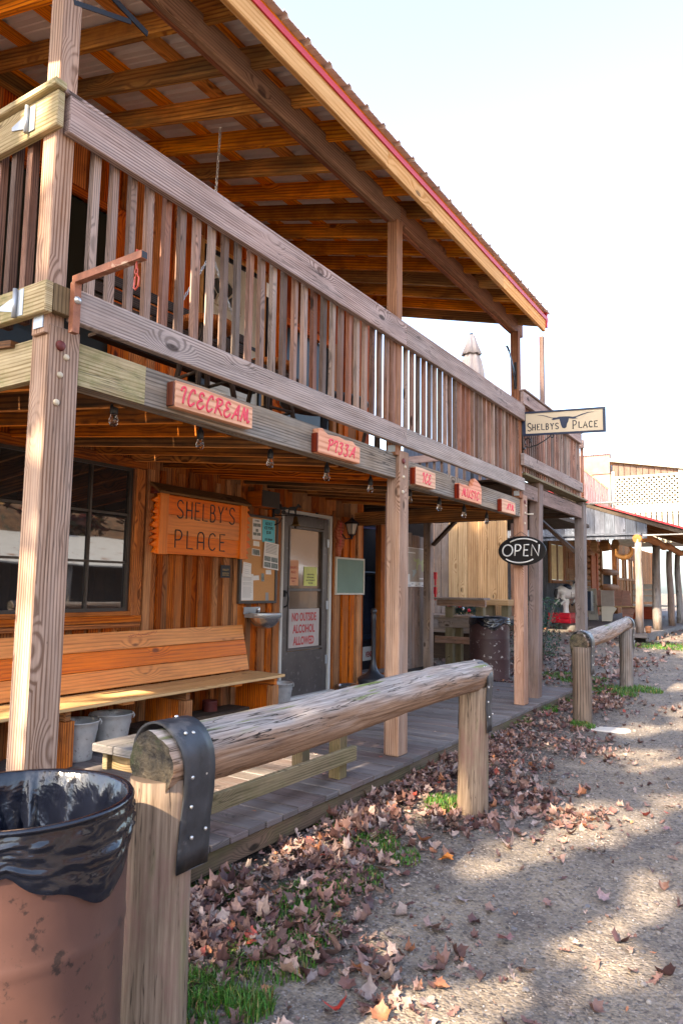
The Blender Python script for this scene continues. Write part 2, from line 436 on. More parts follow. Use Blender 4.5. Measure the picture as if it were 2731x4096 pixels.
M['greendoor'] = paint('green_door', (.03, .12, .10), .6)
M['bark'] = paint('tree_bark', (.13, .10, .075), .9, 0, .3, 14, bump=.6, bscale=20)
M['bottlegold'] = paint('gold_print', (.45, .30, .1), .5)

def glass(name, tint=(.02, .02, .022), rough=.02, alpha=None):
    t = NT(name)
    t.set('Base Color', (*tint, 1)); t.set('Roughness', rough); t.set('Specular IOR Level', .9); t.set('IOR', 1.55)
    n = t.noise(t.coord('Object'), 1.6, 2)
    t.set('Normal', t.bump(n, .02, .05))
    if alpha is not None: t.set('Alpha', alpha)
    t.set('Coat Weight', .6); t.set('Coat Roughness', .01)
    return t.done()
M['glass'] = glass('dark_window_glass')
M['doorglass'] = glass('screen_glass', (.10, .065, .04), .12)
M['upglass'] = glass('dim_upper_glass', (.02, .02, .015), .3)
M['upglass'].node_tree.nodes['Principled BSDF'].inputs['Specular IOR Level'].default_value = .15; M['upglass'].node_tree.nodes['Principled BSDF'].inputs['Coat Weight'].default_value = .08
M['fan'] = glass('fanlight_glass', (.05, .06, .06), .03)
def clear():
    t = NT('bulb_glass'); t.set('Base Color', (.95, .93, .9, 1)); t.set('Roughness', .02)
    t.set('Transmission Weight', 1.0); t.set('IOR', 1.35)
    return t.done()
M['bulb'] = clear()

def bag():
    t = NT('black_plastic_bag'); o = t.coord('Object')
    t.set('Base Color', (.004, .005, .010, 1)); t.set('Roughness', .17); t.set('Specular IOR Level', .55)
    a = t.noise(o, 5, 4, .6, .8); b = t.noise(o, 26, 3, .5, .5)
    t.set('Normal', t.bump(t.math('ADD', a, t.math('MULTIPLY', b, .15)), .3, .03))
    return t.done()
M['darkpost'] = wood('dark_hitch_post', (.045, .028, .02), (.19, .13, .09), var=.1, grey=(.2, .16, .13), greyamt=.5, crack=.7, ring=10)
M['bag'] = bag()
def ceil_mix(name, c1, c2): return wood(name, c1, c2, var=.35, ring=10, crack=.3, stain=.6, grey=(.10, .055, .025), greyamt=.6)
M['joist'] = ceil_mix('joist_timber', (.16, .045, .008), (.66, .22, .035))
M['joistlit_purlin'] = wood('lit_joist_and_purlin_timber', (.52, .17, .03), (.92, .38, .08), var=.15, ring=12, crack=.2, stain=.3)  # bounce light painted into joist undersides; purlins share the colour
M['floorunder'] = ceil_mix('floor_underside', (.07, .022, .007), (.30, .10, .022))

def leafmat(name='fallen_leaf', trans=.15):
    t = NT(name)
    at = t.n.new('ShaderNodeAttribute'); at.attribute_name = 'tint'
    o = t.coord('Object'); n = t.noise(o, 60, 4, .6)
    c = t.mix(t.ramp(n, .35, .7, 0, .45), at.outputs['Color'], (.06, .03, .028))
    t.set('Base Color', c); t.set('Roughness', .6); t.set('Specular IOR Level', .35)
    t.set('Normal', t.bump(n, .3, .004))
    return t.done()
M['leaf'] = leafmat()

def ground_mat():
    t = NT('gravel_ground'); o = t.coord('Object')
    big = t.noise(o, .55, 5, .6); mid = t.noise(o, 3.0, 6, .65); fine = t.noise(o, 60, 4, .7)
    v = t.n.new('ShaderNodeTexVoronoi'); t.L(o, v.inputs['Vector']); v.inputs['Scale'].default_value = 70
    v2 = t.n.new('ShaderNodeTexVoronoi'); t.L(o, v2.inputs['Vector']); v2.inputs['Scale'].default_value = 32
    c = t.mix(t.ramp(mid, .36, .64), (.125, .102, .084), (.29, .232, .17))
    c = t.mix(t.ramp(big, .42, .6, 0, .55), c, (.16, .138, .12))
    c = t.mix(t.ramp(fine, .35, .65, 0, .5), c, (.065, .056, .055))
    xs_ = t.n.new('ShaderNodeSeparateXYZ'); t.L(o, xs_.inputs[0])      # dark leaf-mould soil in a strip beside the boardwalk
    soil = t.math('MULTIPLY', t.ramp(t.math('ADD', xs_.outputs[0], t.math('MULTIPLY', mid, 1.1)), -1.25, -.85, 1, 0), t.ramp(xs_.outputs[1], 9, 10, 1, .3))
    c = t.mix(t.math('MULTIPLY', soil, .8), c, (.075, .058, .048))
    sp = t.n.new('ShaderNodeSeparateColor'); t.L(v.outputs['Color'], sp.inputs[0])
    c = t.mix(t.ramp(sp.outputs[0], .55, 1, 0, .6), c, (.26, .225, .20))
    c = t.mix(t.ramp(sp.outputs[1], .72, 1, 0, .7), c, (.045, .038, .038))
    t.set('Base Color', c); t.set('Roughness', .92); t.set('Specular IOR Level', .15)
    h = t.math('ADD', t.math('MULTIPLY', t.ramp(v.outputs['Distance'], 0, .6, 1, 0), .5), t.math('ADD', t.math('MULTIPLY', t.ramp(v2.outputs['Distance'], 0, .5, 1, 0), .35), t.math('MULTIPLY', fine, .5)))
    t.set('Normal', t.bump(h, .75, .014))
    return t.done()
M['ground'] = ground_mat()
def vcol(name, rough=.8, sub=0):
    t = NT(name); at = t.n.new('ShaderNodeAttribute'); at.attribute_name = 'tint'
    t.set('Base Color', at.outputs['Color']); t.set('Roughness', rough); t.set('Specular IOR Level', .25)
    return t.done()
M['pebble'] = vcol('pebble_stone'); M['grass'] = vcol('grass_blade', .55)
# ------------------------------------------------------------------ camera and daylight
cam = bpy.data.cameras.new('camera'); co = bpy.data.objects.new('camera', cam); COL.objects.link(co)
cam.sensor_fit = 'VERTICAL'; cam.sensor_height = 36; cam.lens = 24.924; cam.clip_start = .05; cam.clip_end = 2000
_cx = Vector((.84315, .53749, .01425)); _cy = Vector((.04478, -.09660, .99432)); _cz = Vector((.53581, -.83772, -.10551))
mm = Matrix((_cx, _cy, _cz)).transposed().to_4x4(); mm.translation = (0, 0, 1.21)
co.matrix_world = mm
sc.camera = co
SUN = Vector((-.09, -.80, .60)).normalized()
w = bpy.data.worlds.new('World'); sc.world = w; w.use_nodes = True
bg = w.node_tree.nodes['Background']; sky = w.node_tree.nodes.new('ShaderNodeTexSky')
sky.sky_type = 'NISHITA'; sky.sun_disc = False
sky.sun_elevation = math.asin(SUN.z); sky.sun_rotation = math.atan2(SUN.x, SUN.y)
sky.altitude = 300; sky.air_density = 1.0; sky.dust_density = 3.5; sky.ozone_density = 1.6
hz = w.node_tree.nodes.new('ShaderNodeHueSaturation'); hz.inputs['Saturation'].default_value = .88   # a hazy, milky sky
w.node_tree.links.new(sky.outputs[0], hz.inputs['Color']); w.node_tree.links.new(hz.outputs[0], bg.inputs[0]); bg.inputs[1].default_value = .15
sl = bpy.data.lights.new('sun', 'SUN'); so = bpy.data.objects.new('sun', sl); COL.objects.link(so)
sl.energy = 4.3; sl.angle = math.radians(.53); sl.color = (1, .83, .60)
so.rotation_euler = SUN.to_track_quat('Z', 'Y').to_euler(); so.location = (0, -20, 20)
sc.view_settings.view_transform = 'Standard'; sc.view_settings.look = 'None'; sc.view_settings.gamma = 1
sc.view_settings.exposure = 2.58
try:
    sc.cycles.max_bounces = 10; sc.cycles.diffuse_bounces = 8; sc.cycles.sample_clamp_indirect = 8
    sc.cycles.use_denoising = True
except Exception: pass

# ------------------------------------------------------------------ ground
def gz(x, y):
    z = -.21 + .0145*min(max(0, y-2), 29)
    return z
def gzd(x, y):
    z = gz(x, y)
    if -9 < x < 12 and -3 < y < 40:
        z += .030*noise.noise(Vector((x*.9, y*.9, 0))) + .012*noise.noise(Vector((x*3.1, y*3.1, 4)))
        # a low berm of soil and leaves along the boardwalk
        if -2.9 < x < -1.0 and y < 12: z += .03*math.exp(-((x+2.1)/.5)**2)
    return z
xs = [-400, -200, -100, -60, -40, -30, -22, -17, -14, -12, -10.5, -9] + list(np.arange(-8, -3, .25)) + list(np.arange(-3, 1.2, .06)) + list(np.arange(1.2, 6, .3)) + [7, 8, 10, 12, 15, 20, 30, 45, 70, 120, 250, 400]
ys = [-400, -200, -100, -50, -30, -20, -12, -8, -5, -3, -2, -1, -.5] + list(np.arange(0, 8, .06)) + list(np.arange(8, 16, .14)) + list(np.arange(16, 40, .6)) + [42, 46, 52, 60, 80, 120, 200, 400]
g = MB()
nx, ny = len(xs), len(ys)
g.V = [Vector((x, y, gzd(x, y))) for y in ys for x in xs]
for j in range(ny-1):
    for i in range(nx-1):
        a = j*nx+i
        g.face((a, a+1, a+nx+1, a+nx), [(0, 0)]*4, (0, 0), 0, True)
struct(g.build('ground', M['ground'], base=(0, 0, 0)), label='grey gravel street with patches of tan dust')

# ------------------------------------------------------------------ the saloon: boardwalk
dk = thing('boardwalk', 'weathered plank boardwalk raised along the front of the saloon porch', 'boardwalk', (-3.5, 5, -.2))
m = MB(); y = 1.62
while y < 9.12:
    wd = .1395
    x1 = -2.36 + R(-.004, .004); dz = R(-.002, .002)
    if y > 4.72: x1 -= .01
    m.box(-4.66, x1, y+.004, y+wd-.005, -.032+dz, dz)
    y += wd
m.build('plank', M['deck'], dk, bevel=.003)
m = MB()
m.box(-2.40, -2.373, 1.6, 4.66, -.135, -.034); m.box(-2.405, -2.378, 4.665, 9.12, -.135, -.036)
m.box(-4.6, -2.41, 1.60, 1.635, -.135, -.036)
m.build('rim_board', M['deckedge'], dk, bevel=.004)
m = MB()
for x in (-2.9, -3.5, -4.1): m.box(x, x+.04, 1.64, 9.1, -.17, -.036)
m.box(-4.6, -2.41, 9.13, 9.2, -.12, -.01)
m.build('joist', M['darkwood'], dk)

# ------------------------------------------------------------------ the saloon: building
sal = thing('saloon_building', 'two storey wooden saloon with barn board walls and a balcony under a metal roof', 'building', (-4.65, 5, 0))
# walls, lower storey
m = MB()
def boardwall(m, y0, y1, z0, z1, X, bw=.17, skip=()):
    y = y0
    while y < y1-.01:
        w_ = bw*R(.8, 1.25); w_ = min(w_, y1-y)
        segs = [(z0, z1)]
        for (a, b, c, d) in skip:
            if y+w_ > a and y < b:
                ns = []
                for s0, s1 in segs:
                    if c > s0: ns.append((s0, min(c, s1)))
                    if d < s1: ns.append((max(d, s0), s1))
                segs = ns
        t = (random.random(), random.random())
        for s0, s1 in segs:
            if s1-s0 > .02: m.box(X-.02, X+R(0, .004), y, y+w_-.004, s0, s1, g=2, t=t)
        y += w_
def battens(m, y0, y1, z0, z1, X, step=.165, skip=(), wmin=.05, wmax=.10):
    y = y0
    while y < y1-.04:
        w_ = R(wmin, wmax)
        top = z1+R(-.03, .03)
        segs = [(z0, top)]
        for (a, b, c, d) in skip:
            if y+w_ > a and y < b:
                ns = []
                for s0, s1 in segs:
                    if c > s0: ns.append((s0, min(c, s1)))
                    if d < s1: ns.append((max(d, s0), s1))
                segs = ns
        t = (random.random(), random.random())
        for s0, s1 in segs:
            if s1-s0 > .05: m.box(X+.004, X+.028, y, y+w_, s0, s1, g=2, t=t)
        y += step*R(.8, 1.2)
WX = -4.65
win = (1.2, 4.13, .90, 2.26); door = (6.06, 7.06, -.1, 2.07)
boardwall(m, 1.70, 7.80, .0, 2.40, WX, skip=(win, door))
battens(m, 4.16, 6.0, .0, 2.21, WX, .175)
battens(m, 1.7, 4.1, .0, .87, WX, .15)
battens(m, 7.1, 7.76, .0, 2.05, WX, .16, wmin=.09, wmax=.14)
m.box(WX-.02, WX+.012, 5.95, 6.055, 0, 2.12, g=2)      # plain board beside the door
m.box(WX-.02, WX+.03, 7.06, 7.09, 0, 2.12, g=2)
# end wall and back, closing the building
for i in range(12): m.box(WX-.3-.4*i, WX+.05-.4*i if i else WX-.022, 7.78, 7.80, 0, 4.9, g=2)
for i in range(12): m.box(WX-.38-.4*i-.02, WX-.4*i-.022, 1.66, 1.69, -.2, 4.9, g=2)
m.build('wall', M['wall'], sal)
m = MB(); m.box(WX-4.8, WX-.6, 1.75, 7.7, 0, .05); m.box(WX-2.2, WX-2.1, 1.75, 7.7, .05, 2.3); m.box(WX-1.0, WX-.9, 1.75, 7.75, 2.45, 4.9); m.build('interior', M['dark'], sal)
# upper wall
m = MB()
uwin = (2.6, 3.71, 2.3, 4.25); udoor = (4.72, 5.66, 2.0, 4.47); uop = (6.05, 7.0, 2.9, 4.1)
boardwall(m, 1.70, 7.92, 2.40, 4.95, WX, bw=.2, skip=(uwin, udoor, uop))
battens(m, 1.75, 7.8, 2.40, 4.9, WX, .30, skip=((2.5, 3.8, 2.2, 4.35), (4.65, 5.74, 2, 4.55), (5.98, 7.07, 2.8, 4.2)))
m.build('wall', M['wall_up'], sal)
for fr_, (py0, py1, pz0, pz1) in ((((2.53, 2.6, 2.3, 4.32), (3.71, 3.79, 2.3, 4.32), (2.6, 3.71, 4.25, 4.32)), (2.6, 3.71, 2.3, 4.25)), (((5.98, 6.05, 2.85, 4.17), (7.0, 7.07, 2.85, 4.17), (6.05, 7.0, 4.1, 4.17), (6.05, 7.0, 2.83, 2.9)), (6.05, 7.0, 2.9, 4.1))):
    m = MB()
    for y0, y1, z0, z1 in fr_: m.box(WX-.02, WX+.035, y0, y1, z0, z1)
    f = m.build('window_frame', M['wall_up'], sal)
    m = MB(); m.box(WX-.03, WX-.025, py0, py1, pz0, pz1); m.build('pane', M['upglass'], f)

# big lower window
m = MB()
m.box(WX-.01, WX+.045, 1.2, 4.13, 2.18, 2.255); m.box(WX-.012, WX+.042, 4.03, 4.125, .94, 2.178)
m.box(WX-.01, WX+.05, 1.2, 4.13, .90, .955); m.box(WX-.01, WX+.03, 1.2, 4.03, .957, .99)
wf = m.build('window_frame', M['wall'], sal, bevel=.003)
m = MB(); m.box(WX-.01, WX+.075, 1.2, 4.10, .862, .898); m.build('sill', M['wall'], wf, bevel=.003)
m = MB()
for y0, y1 in ((1.6, 2.80), (2.80, 4.02)):
    m.box(WX-.03, WX+.005, y0, y0+.03, .99, 2.178); m.box(WX-.03, WX+.005, y1-.03, y1, .99, 2.178)
    m.box(WX-.03, WX+.003, y0+.03, y1-.03, .99, 1.015); m.box(WX-.03, WX+.003, y0+.03, y1-.03, 2.153, 2.178)
    for k in (1, 2):
        yy = y0+(y1-y0)*k/3
        m.box(WX-.03, WX, yy-.009, yy+.009, 1.015, 2.153)
    for k in (1, 2):
        zz = .99+1.19*k/3
        m.box(WX-.03, WX-.004, y0+.03, y1-.03, zz-.009, zz+.009, g=1)
m.build('muntin', M['frame'], wf)
m = MB(); m.box(WX-.028, WX-.020, 1.6, 4.0, 1.0, 2.16)
pn = m.build('pane', M['glass'], wf)
# lower posts
for i, (y0, y1, dy) in enumerate(((1.672, 1.822, 0), (4.653, 4.803, 0), (7.46, 7.61, .05))):
    m = MB()
    m.beam((-2.52, (y0+y1)/2+0, 0.001), (-2.52, (y0+y1)/2+dy, 2.245), .15, .11, up=(1, 0, 0))
    p = m.build('post', M['post'], sal, bevel=.006)
    m = MB(); m.box(-2.60, -2.577, y0+.03, y1-.01, 0.001 if i == 1 else 1.6, 1.93, g=2); m.build('backing_board', M['post2'], p)
    for k, (yy, zz, rr) in enumerate(((y0+.055, 2.165, .022), (y0+.085, 2.125, .013), (y0+.06, 2.045, .013), (y0+.05, 1.93, .014))):
        m = MB(); m.lathe([(0, .008 if k else .012), (rr*.8, .008 if k else .012), (rr, .003), (rr, 0)], (-2.4645, yy+dy*.9, zz), 14, M=Matrix.Rotation(math.pi/2, 4, 'Y').to_3x3())
        m.build('bolt_cap', M['cream'] if k else M['redcan'], p)
# upper posts
for i, (y0, z1) in enumerate(((1.655, 4.03), (4.60, 4.05), (7.42, 4.06))):
    m = MB(); m.box(-2.557, -2.469, y0, y0+.089, 2.20, z1)
    m.build('upper_post', M['beamtop'] if i else M['post'], sal, bevel=.004)
    m = MB(); m.box(-2.535, -2.475, y0-.006, y0-.002, 2.222, 2.272); m.build('post_bracket', M['zinc'], sal)
# main beam
m = MB()
for y0, y1 in ((1.825, 4.652), (4.805, 7.50)):
    m.box(-2.535, -2.495, y0, y1, 2.03 if y0 < 3 else 2.0, 2.215 if y0 < 3 else 2.195); m.box(-2.580, -2.542, y0, y1, 2.03 if y0 < 3 else 2.0, 2.205 if y0 < 3 else 2.185)
M['beamM'] = wood('porch_beam_mossy', (.15, .11, .075), (.40, .33, .24), var=.05, grey=(.34, .32, .29), greyamt=.5, ring=17, crack=.5, knot=1.2, stain=.25)
m.build('beam', M['beam'], sal, bevel=.004)
# the mossy beam on the near end, and its green streaked first length
m = MB(); m.box(-4.65, -2.575, 1.69, 1.73, 2.03, 2.205); m.box(-2.493, -2.4895, 1.83, 2.20, 2.032, 2.213)
m.build('beam', M['green_grey'], sal, bevel=.003)
# joists and floor
y = 1.80; k = 0
while y < 7.55:
    m = MB(); m.beam((-4.63, y, 2.31), (-2.585, y, 2.10), .038, .15, bot=1); m.build('joist', [M['joist'], M['joistlit_purlin']], sal, bevel=.002)  # bottom face takes the lighter material, as if lit from below
    y += .365; k += 1
m = MB(); x = -4.64
while x < -2.72:
    wd = .132; fz = lambda xx: 2.39-(xx+4.63)*.21/2.045
    c = Vector((x+wd/2, 4.66, fz(x+wd/2)+.009)); s_ = Vector((wd/2-.004, 0, -.0065))
    m.obox(c, (s_, (0, 2.99, 0), (0, 0, .015)), 1); x += wd+.006
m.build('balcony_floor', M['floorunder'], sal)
# dark header at the far end
m = MB(); m.box(-4.62, -2.60, 7.53, 7.57, 1.98, 2.14); m.build('header', M['ceil'], sal)
# railings on the street side
rl = MB()
for y0, y1 in ((1.685, 4.69), (4.693, 7.50)):
    rl.box(-2.468, -2.428, y0, y1, 3.052, 3.215); 
for y0, y1 in ((1.66, 1.71), ): pass
rl.box(-2.56, -2.434, 1.66, 7.52, 3.217, 3.238)
rail = rl.build('railing', M['grey'], sal, bevel=.004)
m = MB()
for y0, y1 in ((1.748, 4.69), (4.693, 7.47)): m.box(-2.468, -2.428, y0, y1, 2.272, 2.412)
m.build('bottom_rail', M['grey'], rail, bevel=.004)
m = MB(); m.box(-2.468, -2.43, 1.662, 1.746, 2.285, 2.40); m.build('bottom_rail', M['greenwood'], rail, bevel=.003)
y = 1.865
while y < 7.42:
    if not (4.585 < y < 4.695):
        lean = R(-.006, .006)
        m = MB(); m.beam((-2.49, y, 2.30), (-2.49, y+lean, 3.15+R(0, .06)), .034+R(-.003, .004), .030, up=(1, 0, 0))
        m.build('baluster', M['bal'], rail)
    y += .1045
# side railing across the near end
sr = MB()
sr.box(-4.65, -2.428, 1.625, 1.660, 3.052, 3.205); sr.box(-4.65, -2.41, 1.60, 1.655, 3.207, 3.238)
sr.box(-4.65, -2.428, 1.622, 1.658, 2.272, 2.40)
srail = sr.build('end_railing', M['green_grey'], sal, bevel=.004)
x = -2.66
while x > -4.6:
    m = MB(); m.beam((x, 1.685, 2.28), (x+R(-.005, .005), 1.685, 3.16), .036, .036, up=(0, 1, 0)); m.build('baluster', M['bal'], srail); x -= .115
# strap hinges on the end rail, which swings as a gate
for zz in (3.13, 2.335):
    m = MB()
    m.prism([(-.012, -.055), (.03, -.055), (.03, .055), (-.012, .055)], (-2.60, 1.6235, zz), (1, 0, 0), (0, 0, 1), (0, -.004, 0))
    m.prism([(-.018, -.035), (-.018, .035), (-.13, .008), (-.13, -.008)], (-2.60, 1.6235, zz), (1, 0, 0), (0, 0, 1), (0, -.004, 0))
    m.tube([(-2.615, 1.612, zz-.06), (-2.615, 1.612, zz+.06)], .009, 10)
    m.build('strap_hinge', M['zinc'], srail)
# roof
def rz(x, dz=0): return 4.160 + .265*(-2.5-x) + dz       # underside of the rafters
y = 7.50; k = 0
while y > .5:
    m = MB(); m.beam((-4.66, y, rz(-4.66, .065)), (-2.235, y, rz(-2.235, .065)), .04, .13)
    m.build('rafter', M['rafter'], sal, bevel=.002); y -= .3845
for x in (-2.26, -2.62, -3.12, -3.62, -4.12, -4.58):
    m = MB(); c = Vector((x, 4.08, rz(x, .148)))
    m.obox(c, (Vector((.045, 0, -.012)), (0, 3.48, 0), Vector((.005, 0, .019))), 1); m.build('purlin', M['joistlit_purlin'], sal)
m = MB(); m.box(-2.531, -2.490, 1.2, 4.70, 4.035, 4.20); m.box(-2.531, -2.490, 4.703, 7.66, 4.055, 4.21); m.box(-2.575, -2.535, .65, 7.45, 4.05, 4.20); m.box(-2.53, -2.49, .65, 1.197, 4.035, 4.2)
m.build('roof_beam', M['beamtop'], sal, bevel=.004)
m = MB(); m.box(-4.62, -4.55, 0, 7.55, 4.73, 4.86); m.build('ledger', M['rafter'], sal)
m = MB()
for y0, y1 in ((.6, 1.5), (1.503, 3.95), (3.953, 6.2), (6.203, 7.52)): m.box(-2.228, -2.192, y0, y1, 4.03, 4.165)
m.build('fascia_board', M['fascia'], sal, bevel=.003)
m = MB(); m.box(-2.190, -2.18, .6, 7.60, 4.155, 4.195); m.box(-2.24, -2.178, 7.522, 7.56, 4.08, 4.26); m.build('roof_trim', M['roofred'], sal)
# ribbed metal roof sheets
m = MB(); prof = []; yy = .58
while yy < 7.62:
    for dy, h in ((0, 0), (.012, .02), (.040, .02), (.052, 0), (.085, 0), (.092, .005), (.10, 0), (.135, 0), (.142, .005), (.15, 0)):
        prof.append((yy+dy, h))
    yy += .2145
m.V = []
for x in (-2.155, -4.9):
    for dz in (0, .006):
        for (py, h) in prof: m.V.append(Vector((x, py, rz(x, .169+h+dz))))
n = len(prof)
for i in range(n-1):
    uv = [(0, 0)]*4
    m.face((i, i+1, 2*n+i+1, 2*n+i), uv, (.5, .5)); m.face((n+i, 3*n+i, 3*n+i+1, n+i+1), uv, (.5, .5))
    m.face((i, n+i, n+i+1, i+1), uv, (.5, .5)); m.face((2*n+i, 2*n+i+1, 3*n+i+1, 3*n+i), uv, (.5, .5))
m.build('metal_roof', M['roofmetal'], sal)
# rear slope of the roof, out of sight, so that light does not fall through
m = MB(); m.beam((-4.88, 3.75, 5.04), (-7.2, 3.75, 5.66), 8.2, .03); m.beam((-7.2, 3.75, 5.68), (-10.2, 3.75, 4.8), 8.2, .03); m.build('metal_roof', M['roofmetal'], sal)

# screen door
DX = -4.645
m = MB()
m.box(DX-.03, DX+.012, 6.11, 6.19, 0.0, 2.0); m.box(DX-.03, DX+.012, 6.87, 6.965, 0, 2.0)
m.box(DX-.03, DX+.010, 6.19, 6.87, 1.88, 2.0); m.box(DX-.03, DX+.010, 6.19, 6.87, 0.0, .50); m.box(DX-.03, DX+.006, 6.19, 6.87, 1.16, 1.19)
sd = m.build('screen_door', M['bronze'], sal, bevel=.003)
m = MB()
for y0, y1, z0, z1 in ((6.195, 6.215, .52, 1.87), (6.845, 6.865, .52, 1.87), (6.215, 6.845, 1.85, 1.87), (6.215, 6.845, .52, .54)): m.box(DX-.01, DX+.018, y0, y1, z0, z1)
m.build('glass_frame', M['bronze'], sd)
m = MB(); m.box(DX-.022, DX-.016, 6.19, 6.87, .5, 1.88); m.build('pane', M['doorglass'], sd)
m = MB(); m.tube([(DX+.015, 6.13, 1.16), (DX+.045, 6.145, 1.14), (DX+.055, 6.15, 1.08), (DX+.045, 6.145, 1.01), (DX+.012, 6.135, .99)], .009, 8); m.box(DX+.012, DX+.03, 6.115, 6.145, 1.10, 1.17)
m.build('handle', M['iron'], sd)
for zz in (1.72, 1.0, .38):
    m = MB(); m.box(DX+.012, DX+.024, 6.93, 6.975, zz-.05, zz+.05); m.build('hinge', M['zinc'], sd, bevel=.002)
m = MB()
m.box(DX-.02, DX+.03, 6.975, 7.02, 0, 2.045); m.box(DX-.02, DX+.03, 6.065, 6.975, 2.01, 2.045); m.box(DX-.02, DX+.018, 6.065, 6.10, 0, 2.008)
m.build('door_frame', M['white'], sal, bevel=.002)
m = MB(); m.box(DX-.02, DX+.07, 6.06, 7.05, .001, .03); m.build('threshold', M['roofmetal'], sal)
m = MB(); m.box(DX-.25, DX-.24, 6.05, 7.07, 0, 2.05); m.build('inner_door', M['darkwood'], sal)
# upper door with a fanlight
m = MB(); m.box(WX-.02, WX+.005, 4.80, 5.60, 2.33, 4.43)
for y0, y1, z0, z1 in ((4.88, 5.15, 3.1, 3.78), (5.25, 5.52, 3.1, 3.78), (4.88, 5.15, 2.45, 2.98), (5.25, 5.52, 2.45, 2.98)):
    m.box(WX+.005, WX+.012, y0, y1, z0, z1)
ud = m.build('upper_door', M['offwhite'], sal, bevel=.004)
m = MB()
for k in range(4):
    a0, a1 = math.pi*k/4+.06, math.pi*(k+1)/4-.06
    P = [(.11*math.cos(a0), .11*math.sin(a0)), (.25*math.cos(a0), .25*math.sin(a0)), (.25*math.cos((a0+a1)/2), .25*math.sin((a0+a1)/2)), (.25*math.cos(a1), .25*math.sin(a1)), (.11*math.cos(a1), .11*math.sin(a1))]
    m.prism(P, (WX+.0055, 5.03, 3.97), (0, 1, 0), (0, 0, 1), (.006, 0, 0))
m.build('fanlight', M['fan'], ud)
m = MB(); m.tube([(WX+.01, 5.03+.275*math.cos(a), 3.95+.29*math.sin(a)) for a in np.linspace(0, math.pi, 14)], .012, 6); m.tube([(WX+.01, 5.03+.09*math.cos(a), 3.95+.11*math.sin(a)) for a in np.linspace(0, math.pi, 10)], .009, 6); m.box(WX+.005, WX+.02, 4.75, 5.31, 3.935, 3.955)
m.build('fanlight_trim', M['offwhite'], ud)
m = MB(); m.box(WX, WX+.03, 4.745, 4.797, 2.33, 4.47); m.box(WX, WX+.03, 5.603, 5.64, 2.33, 4.47); m.box(WX, WX+.028, 4.797, 5.603, 4.433, 4.468); m.box(WX+.004, WX+.03, 4.8, 5.6, 3.635, 3.665)
m.build('door_frame', M['iron'], sal)
m = MB(); m.box(WX, WX+.025, 4.70, 4.742, 2.33, 4.51); m.box(WX, WX+.025, 5.643, 5.685, 2.33, 4.51); m.box(WX, WX+.025, 4.742, 5.643, 4.472, 4.51)
m.build('door_trim', M['fascia'], sal)
# ------------------------------------------------------------------ lettering
def catmull(P, n=6):
    if len(P) < 3: return P
    Q = [P[0]]+list(P)+[P[-1]]; out = []
    for i in range(1, len(Q)-2):
        for k in range(n):
            t = k/n
            out.append(tuple(.5*((2*Q[i][d])+(-Q[i-1][d]+Q[i+1][d])*t+(2*Q[i-1][d]-5*Q[i][d]+4*Q[i+1][d]-Q[i+2][d])*t*t+(-Q[i-1][d]+3*Q[i][d]-3*Q[i+1][d]+Q[i+2][d])*t**3) for d in (0, 1)))
    out.append(tuple(P[-1])); return out
l_, s_ = 'l', 's'
SANS = {
 'S': (.62, [(s_, [(.9, .85), (.6, 1), (.25, .95), (.1, .75), (.25, .58), (.6, .45), (.88, .28), (.8, .07), (.45, 0), (.08, .12)])]),
 'H': (.55, [(l_, [(.05, 0), (.05, 1)]), (l_, [(.9, 0), (.9, 1)]), (l_, [(.05, .5), (.9, .5)])]),
 'E': (.50, [(l_, [(.9, 1), (.1, 1), (.1, 0), (.9, 0)]), (l_, [(.1, .52), (.75, .52)])]),
 'L': (.50, [(l_, [(.1, 1), (.1, 0), (.95, 0)])]),
 'B': (.55, [(l_, [(.1, 0), (.1, 1)]), (s_, [(.1, 1), (.6, .98), (.78, .78), (.55, .55), (.1, .53)]), (s_, [(.1, .53), (.65, .5), (.9, .27), (.65, .02), (.1, 0)])]),
 'Y': (.55, [(l_, [(.05, 1), (.48, .5)]), (l_, [(.95, 1), (.48, .5), (.48, 0)])]),
 "'": (.14, [(l_, [(.6, 1), (.3, .84)])]),
 'P': (.60, [(l_, [(.1, 0), (.1, 1)]), (s_, [(.1, 1), (.65, .98), (.88, .75), (.65, .48), (.1, .44)])]),
 'n': (.60, [(s_, [(.1, 0), (.1, .5), (.12, .8), (.28, .97), (.5, 1), (.72, .97), (.88, .8), (.9, .5), (.9, 0)]), (l_, [(.1, .42), (.9, .42)])]),
 'C': (.62, [(s_, [(.92, .85), (.6, 1), (.22, .88), (.08, .5), (.22, .12), (.6, 0), (.92, .15)])]),
 'A': (.62, [(l_, [(0, 0), (.5, 1), (1, 0)]), (l_, [(.2, .35), (.8, .35)])]),
 'O': (.85, [(s_, [(.5+.5*math.cos(a), .5+.5*math.sin(a)) for a in np.linspace(0, 2*math.pi, 17)])]),
 'N': (.70, [(l_, [(.08, 0), (.08, 1), (.92, 0), (.92, 1)])]),
}
